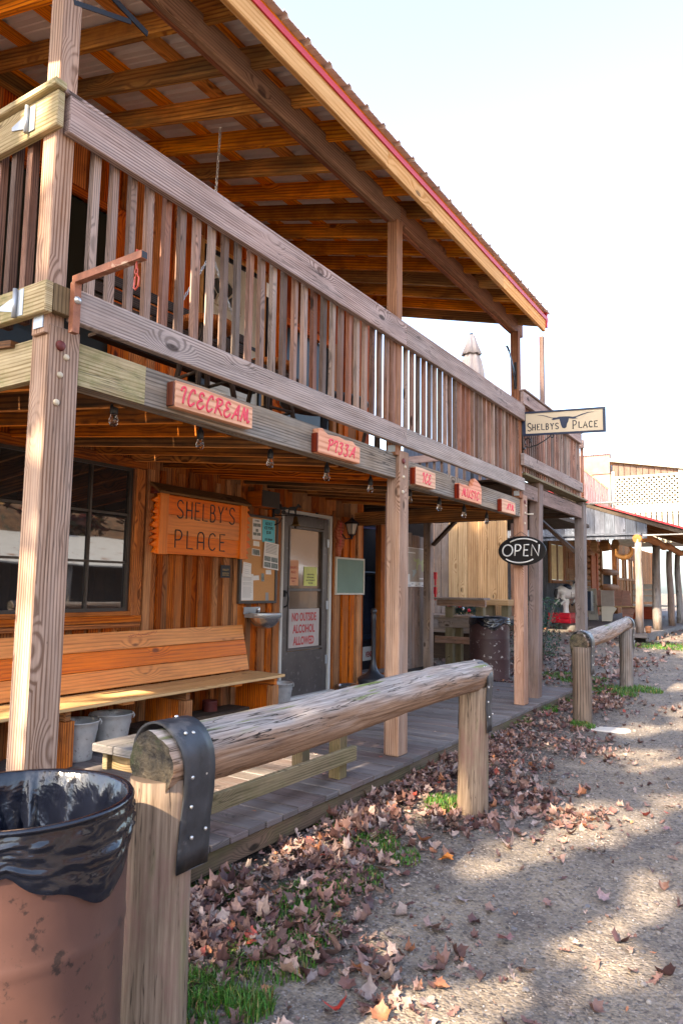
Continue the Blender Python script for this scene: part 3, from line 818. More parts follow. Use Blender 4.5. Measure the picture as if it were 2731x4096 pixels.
SCR = {
 'I': (.42, [(s_, [(0, .72), (.2, .95), (.6, 1), (.8, .85), (.6, .4), (.55, 0)])]),
 'C': (.62, [(s_, [(.85, .80), (.75, 1), (.45, .95), (.15, .55), (.15, .15), (.45, 0), (.9, .25)])]),
 'E': (.62, [(s_, [(.85, .85), (.6, 1), (.3, .9), (.3, .65), (.65, .55), (.25, .45), (.05, .22), (.3, 0), (.65, .05), (.95, .28)])]),
 'R': (.66, [(s_, [(.3, 1), (.22, .5), (.05, 0)]), (s_, [(.05, .85), (.35, 1), (.85, .95), (.85, .75), (.6, .58), (.3, .52), (.6, .3), (1, 0)])]),
 'A': (.66, [(s_, [(0, 0), (.3, .35), (.85, 1), (.8, .5), (.9, 0)]), (s_, [(.3, .35), (.9, .4)])]),
 'M': (.85, [(s_, [(0, 0), (.18, .5), (.3, 1), (.42, .35), (.5, .2), (.68, .95), (.72, .4), (.8, .05), (1, .2)])]),
 'P': (.55, [(s_, [(.3, 1), (.22, .5), (.1, 0)]), (s_, [(0, .8), (.35, 1), (.9, .95), (.85, .68), (.5, .5), (.25, .5)])]),
 'Z': (.52, [(s_, [(.1, .88), (.45, 1), (.8, .92), (.4, .58), (.72, .45), (.6, .1), (.2, -.05), (.02, .15)])]),
 'U': (.68, [(s_, [(0, .85), (.15, 1), (.15, .35), (.35, 0), (.68, .35), (.8, 1)]), (s_, [(.8, 1), (.75, .25), (1, .05)])]),
 'S': (.52, [(s_, [(.9, .85), (.55, 1), (.2, .85), (.3, .6), (.75, .4), (.7, .08), (.3, 0), (0, .15)])]),
 'T': (.60, [(s_, [(0, .85), (.35, 1), (1, .95)]), (s_, [(.58, .97), (.5, .5), (.38, 0)])]),
 '7': (.5, [(s_, [(0, .85), (.2, 1), (.8, .98), (.45, .5), (.3, 0)])]),
 '1': (.4, [(s_, [(.3, .8), (.65, 1), (.5, .5), (.35, 0)])]),
}
def letter(name, text, font, O, U, V, Nn, h, r, mat, parent, gap=.16, slant=0, width=None, serif=False, flat=.5, adv=None, drop=0):
    """stroke letters: O lower left, U along the line, V up, both unit vectors"""
    O = Vector(O); U = Vector(U); V = Vector(V); Nn = Vector(Nn)
    tot = sum(font.get(c, (.35, []))[0]+gap for c in text)-gap
    sx = (width/(tot*h)) if width else 1
    x = 0; m = MB()
    for i, c in enumerate(text):
        wd, st = font.get(c, (.35, []))
        for kind, P in st:
            Q = catmull(P, 5) if kind == s_ else P
            pts = [O+U*((x+a*wd+slant*b)*h*sx)+V*((b)*h-drop*i*h)+Nn*r*.1 for a, b in Q]
            m.tube(pts, r, 6, flat=(Nn, flat), sm=True)
            if serif and kind == l_:
                for (a, b) in (P[0], P[-1]):
                    if b in (0, 1) and c not in 'O':
                        p = O+U*((x+a*wd)*h*sx)+V*(b*h)
                        m.tube([p-U*h*.09, p+U*h*.09], r*.8, 6, flat=(Nn, flat))
        x += wd+gap
    return m.build(name, mat, parent)
_txtc = [0]
def text(name, s, O, U, V, size, mat, parent, xs=1.0, bold=0, align='CENTER', line=1.0, ext=.0006):
    cu = bpy.data.curves.new('t', 'FONT'); cu.body = s; cu.size = size; cu.offset = bold; cu.extrude = ext; cu.align_x = align; cu.space_line = line
    cu.resolution_u = 3
    ob = bpy.data.objects.new('t', cu); COL.objects.link(ob)
    dg = bpy.context.evaluated_depsgraph_get(); me = bpy.data.meshes.new_from_object(ob.evaluated_get(dg))
    bpy.data.objects.remove(ob); bpy.data.curves.remove(cu)
    U = Vector(U).normalized(); V = Vector(V).normalized(); W = U.cross(V)
    off = Vector((0, 0, 0)); p = parent
    while p is not None: off += p.location; p = p.parent
    me.transform(Matrix(((U.x*xs, V.x, W.x, O[0]-off.x), (U.y*xs, V.y, W.y, O[1]-off.y), (U.z*xs, V.z, W.z, O[2]-off.z), (0, 0, 0, 1))))
    me.name = name; me.materials.clear(); me.materials.append(mat)
    o = bpy.data.objects.new(name, me); COL.objects.link(o); o.parent = parent
    return o
Y_ = (0, 1, 0); Z_ = (0, 0, 1); X_ = (1, 0, 0)

# big orange sign on the wall
sg = thing('wall_sign', 'orange plank sign reading Shelbys Place with a little brown roof and jagged edges', 'sign', (-4.6, 4.8, 1.48))
m = MB()
zz = 1.478
for h in (.17, .175, .17): m.box(-4.600, -4.572+R(-.001, .001), 4.35, 5.30, zz, zz+h-.002, g=1); zz += h
m.build('board', M['sign'], sg, bevel=.002)
for s_y, sd_ in ((4.30, -1), (5.35, 1)):
    m = MB(); m.box(-4.605, -4.552, s_y-.05, s_y+.045, 1.47, 2.0); m.build('side_post', M['sign'], sg, bevel=.003)
    P = [(0, 1.475)]
    z = 1.475
    while z < 1.97:
        P.append((sd_*R(.045, .09), z+R(.0, .012))); z += R(.03, .06); P.append((sd_*R(.005, .02), z)); z += R(.008, .02)
    P.append((0, 1.99))
    m = MB(); m.prism(P, (-4.602, s_y+sd_*.045, 0), Y_, Z_, (.03, 0, 0)); m.build('jagged_edge', M['sign'], sg)
m = MB()
m.obox((-4.55, 4.775, 2.035), (Vector((.065, 0, -.042)), (0, .60, 0), Vector((.006, 0, .010))), 1)
sr_ = m.build('roof_board', wood('sign_roof', (.10, .05, .02), (.24, .13, .05), var=.05, ring=10), sg, bevel=.002)
m = MB(); m.prism([(0, 0), (.10, 0), (.012, .075)], (-4.615, 4.185, 1.985), X_, Z_, (0, .02, 0)); m.build('roof_end', M['darkred'], sg)
letter('lettering', "SHELBY'S", SANS, (-4.571, 4.455, 1.80), Y_, Z_, X_, .155, .0068, M['ink'], sg, width=.775, gap=.2)
letter('lettering', "PLnCE", SANS, (-4.571, 4.44, 1.535), Y_, Z_, X_, .155, .0068, M['ink'], sg, width=.66, gap=.28)

# carved red-letter boards along the porch beam
def beamsign(lab, word, y0, y1, z0, z1, outline=None, h=.075, ins=(.04, .04), zoff=.03):
    s = thing('beam_sign', lab, 'sign', (-2.47, (y0+y1)/2, z0), 'carved wooden boards on the porch beam')
    m = MB()
    P = outline or [(y0, z0), (y1, z0+.005), (y1, z1-.005), (y0+.3*(y1-y0), z1+.004), (y0, z1)]
    m.prism(P, (-2.492, 0, 0), Y_, Z_, (.047, 0, 0)); m.build('board', M['signpink'], s, bevel=.004, seg=2)
    m = MB(); m.box(-2.493, -2.447, y0-.012, y0-.001, z0+.004, z1-.006, g=2); m.build('bark_end', M['darkred'], s, bevel=.003)
    letter('lettering', word, SCR, (-2.4445, y0+ins[0], z0+zoff), Y_, Z_, X_, h, .0066, M['redink'], s, width=(y1-y0)-ins[0]-ins[1], gap=.14, slant=.12)
beamsign('long carved board with red script ICECREAM on the porch beam', 'ICECREAM', 2.345, 2.915, 2.052, 2.18, h=.082, ins=(.03, .03), zoff=.025)
beamsign('carved board with red script PIZZA and a notched top', 'PIZZA', 3.55, 4.045, 2.035, 2.165, [(3.55, 2.035), (4.045, 2.04), (4.045, 2.15), (3.99, 2.156), (3.95, 2.176), (3.86, 2.168), (3.78, 2.178), (3.66, 2.166), (3.62, 2.18), (3.59, 2.196), (3.55, 2.188)], h=.075, ins=(.10, .07))
beamsign('small carved board with red script ICE right of the brick-brown middle post', 'ICE', 4.885, 5.24, 2.01, 2.15, h=.078, ins=(.11, .09))
bpy.data.objects['beam_sign.002']['label'] = 'small carved board with red script ICE beside the middle porch post'
beamsign('carved board with red script MUSIC and a torn hump on top', 'MUSIC', 5.735, 6.25, 1.996, 2.13, [(5.735, 1.996), (6.245, 1.998), (6.255, 2.13), (6.22, 2.18), (6.16, 2.205), (6.09, 2.222), (6.06, 2.19), (6.035, 2.15), (5.97, 2.128), (5.87, 2.135), (5.79, 2.128), (5.735, 2.135)], h=.075, ins=(.05, .07))
beamsign('smallest carved board with faded red script ATM by the far post', 'ATM', 6.80, 7.20, 1.985, 2.118, h=.065, ins=(.13, .06), zoff=.035)

# hanging blade sign with longhorn head
hs = thing('hanging_sign', 'cream Shelbys Place sign with dark longhorn head on a black iron bracket', 'sign', (-2.4, 7.52, 2.9))
A = Vector((-2.425, 7.515, 2.905)); U = (Vector((-1.60, 7.515, 2.862))-A); Lh = .24; Un = U.normalized(); Vn = Vector((0, 0, 1))
m = MB(); m.prism([(0, 0), (U.length, 0), (U.length, Lh), (0, Lh)], A+Vector((0, .012, 0)), Un, Vn, (0, -.016, 0)); m.build('panel', M['cream'], hs)
m = MB()
for a0, a1, b0, b1 in ((-.03, U.length+.015, Lh-.012, Lh+.008), (-.03, U.length+.015, -.016, .004), (-.03, -.002, .004, Lh-.012), (U.length-.012, U.length+.015, .004, Lh-.012)):
    m.prism([(a0, b0), (a1, b0), (a1, b1), (a0, b1)], A+Vector((0, .016, 0)), Un, Vn, (0, -.026, 0))
m.build('frame', M['navy'], hs)
pix = [(370, 253), (460, 247), (540, 262), (620, 285), (700, 283), (740, 270), (820, 265), (900, 262), (960, 268), (1010, 258), (1100, 222), (1200, 192), (1290, 188), (1200, 203), (1110, 236), (1040, 265), (1000, 280), (1035, 292), (960, 300), (895, 293), (885, 340), (862, 380), (855, 430), (825, 449), (790, 442), (770, 400), (755, 345), (745, 305), (700, 312), (650, 322), (612, 320), (645, 300), (600, 290), (530, 270), (460, 256)]
P = []
for (px, py) in pix:
    a = (px-190)/1245; top = 215-93*a; bot = 545-70*a
    P.append((a*U.length, (bot-py)/(bot-top)*Lh))
m = MB(); m.prism(P, A+Vector((0, -.0045, 0)), Un, Vn, (0, -.002, 0)); m.build('longhorn_head', M['navy'], hs)
for wd_, a0, b0, hh, ww in (('S', .02, .035, .085, .045), ('HELBYS', .075, .042, .062, .285), ('P', .505, .035, .085, .045), ('LACE', .568, .042, .062, .19)):
    letter('lettering', wd_, SANS, A+Un*a0+Vn*b0+Vector((0, -.0045, 0)), Un, Vn, (0, -1, 0), hh, .0058, M['ink'], hs, width=ww, gap=.28, serif=True, flat=.25)
m = MB()
m.tube([(-2.462, 7.51, 2.70), (-2.462, 7.51, 3.16)], .010, 6)
def spiral(cx, cz, r0, r1, a0, a1, n=16): return [(cx+(r0+(r1-r0)*k/n)*math.cos(a0+(a1-a0)*k/n), 7.51, cz+(r0+(r1-r0)*k/n)*math.sin(a0+(a1-a0)*k/n)) for k in range(n+1)]
m.tube(spiral(-2.395, 2.825, .018, .05, -1.2, 4.4)+[(-2.43, 7.51, 2.765), (-2.38, 7.51, 2.757), (-2.30, 7.51, 2.775), (-2.22, 7.51, 2.815), (-2.16, 7.51, 2.855)]+spiral(-2.14, 2.855, .025, .012, 1.9, -2.6, 8), .0065, 6)
m.tube([(-2.46, 7.51, 2.745), (-2.43, 7.51, 2.75)], .012, 6)
m.build('scroll_bracket', M['iron'], hs)

# open sign
op = thing('open_sign', 'black oval sign with unlit white OPEN letters hanging on the far post', 'sign', (-2.46, 7.40, 1.5))
cz = 1.625
m = MB(); m.prism([(.26*math.cos(a), .158*math.sin(a)) for a in np.linspace(0, 2*math.pi, 41)[:-1]], (-2.455, 7.43, cz), X_, Z_, (0, -.02, 0)); m.build('plate', M['blackplate'], op, bevel=.003)
letter('lettering', 'OPEN', SANS, (-2.455-.21, 7.402, cz-.055), X_, Z_, (0, -1, 0), .118, .0075, M['tubewhite'], op, width=.40, gap=.16, slant=.08, flat=.8)
m = MB()
for s in (1, -1):
    pts = [(-2.455+s*.02+.205*math.cos(a), 7.404, cz+s*(-.0)+.128*math.sin(a)) for a in (np.linspace(.75, 2.35, 14) if s > 0 else np.linspace(.75+math.pi, 2.35+math.pi, 14))]
    m.tube(pts, .0075, 6)
m.build('arc_tube', M['tubewhite'], op)
m = MB(); m.tube([(-2.55, 7.42, 1.77), (-2.47, 7.44, 1.83), (-2.38, 7.42, 1.77)], .003, 5); m.build('chain', M['iron'], op)

# string of bulbs under the beam
bulb = None
for i, (y, zb) in enumerate(((2.16, 1.939), (2.733, 1.929), (3.335, 1.92), (3.951, 1.922), (4.538, 1.914), (5.18, 1.905), (5.755, 1.896), (6.317, 1.884), (6.908, 1.874))):
    if bulb is None:
        b = thing('string_bulb', 'x', 'light bulb', (-2.65, y, zb), 'clear bulbs on the cord under the porch beam')
        m = MB(); m.lathe([(0, 0), (.012, .002), (.019, .010), (.0225, .022), (.0225, .032), (.018, .045), (.0145, .058), (.014, .062)], (-2.65, y, zb), 16); m.build('glass_bulb', M['bulb'], b)
        m = MB(); m.lathe([(0, .058), (.016, .058), (.0185, .063), (.0185, .098), (.014, .108), (.008, .118), (.006, .13), (0, .131)], (-2.65, y, zb), 14); m.build('socket', M['iron'], b)
        m = MB(); m.tube([(-2.65, y, zb+.13), (-2.65, y, zb+.165)], .004, 6); m.build('cord', M['iron'], b)
        m = MB(); m.tube([(-2.65, y-.003, zb+.025), (-2.65, y-.001, zb+.05), (-2.65, y+.003, zb+.025)], .0012, 5); m.build('filament', M['brass'], b)
        bulb = b; ob = b
    else:
        ob = copy_tree(bulb); ob.location = (-2.65, y, zb)
    ob['label'] = ['first clear bulb on the cord, nearest the near porch post', 'clear bulb hanging under the left end of the ICECREAM board', 'clear bulb hanging below the right end of the ICECREAM board', 'clear bulb hanging below the left edge of the PIZZA board', 'clear bulb between the PIZZA board and the middle post', 'clear bulb half hidden behind the middle post', 'clear bulb between the ICE and MUSIC boards', 'clear bulb below the MUSIC board', 'clear bulb just left of the ATM board'][i]
m = MB(); pts = []
for k in range(60):
    y = 1.7+k*.1; pts.append((-2.65, y, 2.085-.012*math.sin((y-1.9)*math.pi/.585)**2+(-.03 if y > 5 else 0)))
m.tube(pts, .004, 5)
tag(m.build('light_cord', M['iron']), 'black cord carrying the row of bulbs under the porch beam', 'cord')

# cork notice board and what is pinned on it
cb = thing('cork_board', 'tall cork notice board in a dark frame left of the screen door', 'notice board', (-4.6, 5.65, 1.04))
m = MB(); m.box(-4.62, -4.602, 5.37, 5.92, 1.06, 1.91); m.build('cork_panel', M['cork'], cb)
m = MB()
for y0, y1, z0, z1 in ((5.345, 5.375, 1.035, 1.93), (5.915, 5.945, 1.035, 1.93), (5.375, 5.915, 1.035, 1.062), (5.375, 5.915, 1.905, 1.93)): m.box(-4.62, -4.588, y0, y1, z0, z1)
m.build('frame', M['frame'], cb, bevel=.002)
def sheet(name, lab, cat, y0, y1, z0, z1, mat, X=-4.6005, tilt=0, curl=.004, grp=None, lines=0):
    s = thing(name, lab, cat, (X, (y0+y1)/2, z0), grp)
    m = MB(); n = 5; c = Vector((X, (y0+y1)/2, (z0+z1)/2)); rt = Matrix.Rotation(tilt, 3, 'X')
    def pt(a, b, e=0):
        v = Vector((0, (a-.5)*(y1-y0), (b-.5)*(z1-z0))); v = rt @ v
        return c+v+Vector((.0015+curl*((1-b)**2)*(.4+a)+e, 0, 0))
    for i in range(n):
        for j in range(n):
            m.quad(pt(i/n, j/n), pt((i+1)/n, j/n), pt((i+1)/n, (j+1)/n), pt(i/n, (j+1)/n), t=(.5, .5))
    m.build('sheet', mat, s)
    if lines:
        m = MB(); 
        for k in range(lines):
            b = .92-.84*k/lines; 
            if random.random() < .15: continue
            e = R(.75, .92)
            m.quad(pt(.1, b, .0012), pt(e, b, .0012), pt(e, b+.018*min(1, 12/lines), .0012), pt(.1, b+.018*min(1, 12/lines), .0012))
        m.build('print', M['inkgrey'], s)
    return s, pt
def photos(s, pt, rects):
    m = MB()
    for a0, a1, b0, b1 in rects: m.quad(pt(a0, b0, .0012), pt(a1, b0, .0012), pt(a1, b1, .0012), pt(a0, b1, .0012))
    m.build('picture', M['photo'], s)
g_ = 'papers pinned on the cork board'
s, pt = sheet('poster', 'narrow white poster with small animal photos at the top of the cork board', 'poster', 5.53, 5.67, 1.678, 1.89, M['paper'], grp=g_)
photos(s, pt, [(.08, .5, .62, .78), (.52, .92, .62, .78), (.36, .64, .38, .52), (.08, .48, .2, .34), (.52, .92, .2, .34)])
text('lettering', 'STABLE', (pt(.5, .9).x+.001, pt(.5, .9).y, pt(.5, .87).z), Y_, Z_, .022, M['ink'], s)
s, pt = sheet('poster', 'turquoise poster advertising ADULT ICE POPS on the cork board', 'poster', 5.687, 5.895, 1.662, 1.896, M['blue'], grp=g_)
for tx, b, z in (('ADULT', .76, .046), ('ICE POPS', .57, .044), ('$2.00', .38, .042), ('ICE CREAM', .08, .030)):
    text('lettering', tx, (pt(.5, b).x+.001, pt(.5, b).y, pt(.5, b).z), Y_, Z_, z, M['ink'], s, xs=.8, bold=.0008)
s, pt = sheet('flyer', 'white flyer with four trailer photos hanging askew over the frame', 'flyer', 5.70, 5.94, 1.385, 1.66, M['paper'], tilt=-.09, curl=.015, X=-4.585, grp=g_, lines=0)
photos(s, pt, [(.05, .48, .28, .46), (.52, .95, .28, .46), (.05, .48, .05, .24), (.52, .95, .05, .24)])
m = MB()
for k in range(7): m.quad(pt(.1, .92-.055*k, .0012), pt(.88, .92-.055*k, .0012), pt(.88, .94-.055*k, .0012), pt(.1, .94-.055*k, .0012))
m.build('print', M['inkgrey'], s)
sheet('letter_sheet', 'long white typed letter low on the left of the cork board', 'paper', 5.385, 5.565, 1.067, 1.33, M['paper'], grp=g_, lines=24)
sheet('folded_letter', 'folded white letter pinned askew above the long typed letter', 'paper', 5.39, 5.515, 1.30, 1.44, M['paper'], X=-4.594, tilt=-.12, curl=.01, grp=g_, lines=6)
sheet('business_card', 'pale card pinned at the corner of the long typed letter', 'card', 5.548, 5.648, 1.268, 1.315, M['paper'], X=-4.597, tilt=.05, grp=g_, lines=3)
sheet('business_card', 'double white card pinned under the narrow animal poster', 'card', 5.548, 5.645, 1.612, 1.663, M['paper'], tilt=-.05, grp=g_, lines=3)
s, pt = sheet('photograph', 'small snapshot of a dark canopy pinned in the middle of the board', 'photograph', 5.53, 5.655, 1.515, 1.585, M['paper'], tilt=-.06, curl=.01, grp=g_); photos(s, pt, [(.08, .92, .1, .9)])
s, pt = sheet('sticker', 'slim dark sticker with a round white emblem on the cork', 'sticker', 5.69, 5.735, 1.258, 1.34, M['photo'], grp=g_)
sheet('business_card', 'square white card hanging below the trailer flyer', 'card', 5.762, 5.848, 1.332, 1.378, M['paper'], grp=g_, lines=2)
s, pt = sheet('label_strip', 'narrow grey strip pinned at the bottom right of the cork', 'label', 5.765, 5.815, 1.062, 1.145, M['inkgrey'], grp=g_)
# notices on the door
s, pt = sheet('door_notice', 'orange notice reading SHELBYS PLACE behind the door glass', 'notice', 6.225, 6.41, 1.222, 1.50, M['orangepaper'], X=DX-.012, curl=0)
for tx, b, z in (("SHELBY'S", .66, .036), ('PLACE', .48, .036), ('CUSTOMERS', .26, .022), ('ONLY', .14, .022)): text('lettering', tx, (DX-.0095, pt(.5, b).y, pt(.5, b).z), Y_, Z_, z, M['redink2'], s, xs=.85)
s, pt = sheet('door_notice', 'yellow notice about the public toilets behind the door glass', 'notice', 6.515, 6.775, 1.22, 1.435, M['yellowpaper'], X=DX-.012, curl=0)
for tx, b, z in (('PORTA POTTIES', .56, .024), ('FOR THE PUBLIC', .41, .024), ('ARE AT THE END OF', .26, .024), ('THE ROAD', .11, .024)): text('lettering', tx, (DX-.0095, pt(.5, b).y, pt(.5, b).z), Y_, Z_, z, M['ink'], s, xs=.8)
nd = thing('door_sign', 'grey sign with red capitals NO OUTSIDE ALCOHOL ALLOWED on the door', 'sign', (DX+.01, 6.52, .55))
m = MB(); m.box(DX-.014, DX+.004, 6.225, 6.81, .545, .965); m.build('panel', M['signplate'], nd)
for tx, z, xs_ in (('NO OUTSIDE', .835, .62), ('ALCOHOL', .705, .70), ('ALLOWED', .575, .66)):
    text('lettering', tx, (DX+.0045, 6.517, z), Y_, Z_, .125, M['redink2'], nd, xs=xs_, bold=.004)
# green chalk board, house number, lantern
gb = thing('chalk_board', 'small green chalkboard in a pale frame right of the screen door', 'chalkboard', (-4.6, 7.42, 1.12))
m = MB(); m.box(-4.618, -4.603, 7.11, 7.73, 1.14, 1.55); m.build('slate', M['chalk'], gb)
m = MB()
for y0, y1, z0, z1 in ((7.09, 7.112, 1.12, 1.57), (7.728, 7.75, 1.12, 1.57), (7.112, 7.728, 1.12, 1.142), (7.112, 7.728, 1.548, 1.57)): m.box(-4.62, -4.595, y0, y1, z0, z1)
m.build('frame', M['offwhite'], gb, bevel=.002)
nb = thing('house_number', 'tall red-brown carved plaque with the number 171', 'plaque', (-4.6, 7.15, 1.58))
P = [(7.11, 1.58), (7.17, 1.585), (7.185, 1.64), (7.245, 1.72), (7.25, 1.79), (7.215, 1.84), (7.24, 1.93), (7.22, 2.0), (7.14, 2.012), (7.11, 1.95), (7.075, 1.88), (7.08, 1.80), (7.12, 1.76), (7.095, 1.70)]
m = MB(); m.prism(P, (-4.62, 0, 0), Y_, Z_, (.035, 0, 0)); m.build('board', wood('number_board', (.30, .05, .02), (.52, .13, .06), var=.05, ring=9), nb, bevel=.004)
for c, yy, zz in (('1', 7.135, 1.905), ('7', 7.14, 1.805), ('1', 7.135, 1.70)): letter('lettering', c, SCR, (-4.584, yy, zz), Y_, Z_, X_, .075, .0055, M['redink'], nb, slant=.1)
ln = thing('wall_lantern', 'six sided black lantern on the wall above the chalkboard', 'lantern', (-4.6, 7.28, 1.77))
c = (-4.50, 7.275)
m = MB(); m.lathe([(0, 2.052), (.012, 2.05), (.016, 2.042), (.03, 2.03), (.045, 2.012), (.085, 1.992), (.105, 1.975), (.098, 1.972)], (*c, 0), 6, sm=False)
m.tube([(c[0], c[1]+.014*math.cos(a), 2.068+.014*math.sin(a)) for a in np.linspace(0, 2*math.pi, 12)[:-1]], .003, 5, closed=True)
m.lathe([(0, 1.835), (.05, 1.835), (.045, 1.845), (.02, 1.82), (.015, 1.80), (.006, 1.785), (0, 1.772)], (*c, 0), 6, sm=False)
for k in range(6):
    a = math.pi/3*k
    m.tube([(c[0]+.085*math.cos(a), c[1]+.085*math.sin(a), 1.973), (c[0]+.048*math.cos(a), c[1]+.048*math.sin(a), 1.845)], .005, 5)
m.build('cage', M['iron'], ln)
m = MB(); m.lathe([(.078, 1.971), (.044, 1.847)], (*c, 0), 6, sm=False); m.build('glass_panel', glass('lantern_glass', (.55, .5, .4), .2, .55), ln)
m = MB(); m.lathe([(0, 1.96), (.02, 1.955), (.02, 1.86), (0, 1.85)], (*c, 0), 10); m.build('bulb', M['frost'], ln)
m = MB(); m.tube([(c[0]-.01, c[1], 1.80), (-4.55, 7.22, 1.79), (-4.59, 7.19, 1.85)], .008, 6); m.box(-4.62, -4.607, 7.15, 7.23, 1.80, 1.90); m.build('arm', M['iron'], ln)
# speaker, bell, sink bowl
sp = thing('speaker_box', 'dark wooden speaker box high on the wall left of the door', 'speaker', (-4.5, 5.62, 2.0))
m = MB(); m.box(-4.61, -4.43, 5.45, 5.73, 2.005, 2.155); m.build('cabinet', M['ceil'], sp, bevel=.003)
m = MB(); m.box(-4.428, -4.415, 5.455, 5.73, 2.0, 2.16); m.box(-4.61, -4.43, 5.735, 5.745, 2.0, 2.16); m.build('grille', M['frame'], sp)
db = thing('dinner_bell', 'brass bell under a black iron horse and carriage silhouette bracket', 'bell', (-4.5, 5.9, 1.75))
m = MB(); m.box(-4.62, -4.605, 5.87, 5.90, 1.73, 2.07); m.tube([(-4.61, 5.885, 1.955), (-4.5, 5.95, 1.955), (-4.35, 6.06, 1.955)], .006, 6)
m.tube([(-4.60, 5.885, 1.85), (-4.56, 5.92, 1.875), (-4.53, 5.93, 1.93)], .006, 6); m.build('bracket', M['iron'], db)
B0 = Vector((-4.60, 5.87, 1.962)); BU = Vector((.25, .18, 0)).normalized(); BV = Vector((0, 0, 1)); BN = Vector((-.18, .25, 0)).normalized()*.008
m = MB()
for cx_, r_ in ((.04, .033), (.105, .024)): m.prism([(cx_+r_*math.cos(a), r_+r_*math.sin(a)) for a in np.linspace(0, 2*math.pi, 15)[:-1]], B0, BU, BV, BN)
m.prism([(.02, .055), (.125, .05), (.125, .085), (.085, .075), (.08, .11), (.035, .115), (.03, .08)], B0, BU, BV, BN)
m.build('carriage_silhouette', M['iron'], db)
m = MB(); m.prism([(.15, 0), (.162, 0), (.165, .045), (.215, .045), (.225, .0), (.237, 0), (.238, .06), (.262, .085), (.285, .075), (.29, .085), (.262, .115), (.255, .12), (.232, .088), (.17, .085), (.155, .075), (.125, .062), (.125, .055), (.153, .06)], B0, BU, BV, BN)
m.build('horse_silhouette', M['iron'], db)
m = MB(); m.lathe([(0, 1.945), (.018, 1.942), (.024, 1.925), (.028, 1.89), (.038, 1.86), (.055, 1.845), (.05, 1.845), (.03, 1.87), (0, 1.9)], (-4.40, 5.99, 0), 20); m.build('bell_body', M['brass'], db)
m = MB(); m.tube([(-4.40, 5.99, 1.90), (-4.40, 5.99, 1.835)], .003, 5); m.lathe([(0, 1.842), (.011, 1.835), (.011, 1.822), (0, 1.815)], (-4.40, 5.99, 0), 10); m.build('clapper', M['iron'], db)
sk = thing('wall_basin', 'round steel drinking basin mounted below the cork board', 'basin', (-4.5, 5.62, .79))
m = MB(); m.lathe([(.155, .945), (.16, .93), (.155, .90), (.14, .865), (.11, .825), (.06, .795), (0, .787)], (-4.47, 5.60, 0), 28); m.lathe([(.155, .945), (.15, .943), (.13, .89), (0, .83)], (-4.47, 5.60, 0), 28); m.build('bowl', M['steel'], sk)
m = MB(); m.box(-4.62, -4.608, 5.45, 5.70, .93, 1.0); m.prism([(-.0, -.15), (.12, -.17), (.12, -.1), (.02, .0), (.12, .1), (.12, .17), (0, .15)], (-4.605, 5.60, .90), X_, Y_, (0, 0, .035)); m.lathe([(.167, .945), (.170, .93), (.165, .90), (.160, .90), (.160, .945)], (-4.47, 5.60, 0), 28); m.build('bracket', M['zinc'], sk)
m = MB(); m.tube([(-4.57, 5.60, .94), (-4.57, 5.60, .975), (-4.54, 5.60, .98)], .012, 8); m.build('spout', M['steel'], sk)
bs = thing('advert_plate', 'small black plate with gold print fixed to the barn boards', 'sign', (-4.62, 5.16, 1.28))
m = MB(); m.box(-4.621, -4.612, 5.10, 5.23, 1.285, 1.405); m.build('panel', M['ink'], bs)
text('lettering', 'VALLEY', (-4.6115, 5.165, 1.352), Y_, Z_, .027, M['bottlegold'], bs); text('lettering', 'BEVERAGES\nSOLD HERE', (-4.6115, 5.165, 1.322), Y_, Z_, .018, M['bottlegold'], bs)

# the long orange bench against the wall
bn = thing('long_bench', 'long orange stained plank bench against the barn board wall', 'bench', (-4.3, 3.6, 0))
for i in range(3):
    m = MB(); t0 = i/3; t1 = (i+1)/3
    a = Vector((-4.50, 0, .405)).lerp(Vector((-4.60, 0, .83)), t0); b = Vector((-4.50, 0, .405)).lerp(Vector((-4.60, 0, .83)), t1)
    c = (a+b)/2; d = (b-a)/2*.975; n = Vector((d.z, 0, -d.x)).normalized()*.018
    m.obox((c.x, 3.3, c.z), (d, (0, 2.1, 0), n), 1); m.build('back_plank', M['bench'], bn, bevel=.003)
m = MB(); m.box(-4.49, -4.285, 1.2, 5.42, .372, .398); m.box(-4.280, -4.05, 1.2, 5.40, .372, .398); m.build('seat', M['seat'], bn, bevel=.003)
for y in (2.0, 3.05, 4.15, 5.27):
    m = MB(); m.box(-4.16, -4.09, y, y+.09, .002, .30, g=2); m.box(-4.55, -4.08, y+.01, y+.05, .305, .37); m.box(-4.55, -4.16, y+.02, y+.05, .002, .30, g=2)
    m.build('leg', M['wall'], bn, bevel=.003)
m = MB()
for y in (3.55, 4.75): m.box(-4.5, -4.10, y, y+.10, .345, .371)
m.build('seat_cleat', M['bench'], bn)
m = MB()
for k in range(22):
    yy = 3.98+k*.014; zz = .785+R(-.008, .008)+.003*k*.4; m.tube([(-4.571, yy, zz), (-4.571, yy+R(.004, .018), zz+R(-.012, .016))], .0016, 4)
m.build('scribble', M['redink2'], bn)
m = MB(); m.box(-4.55, -4.3, 3.9, 5.2, .06, .10); m.build('stretcher', M['darkwood'], bn)

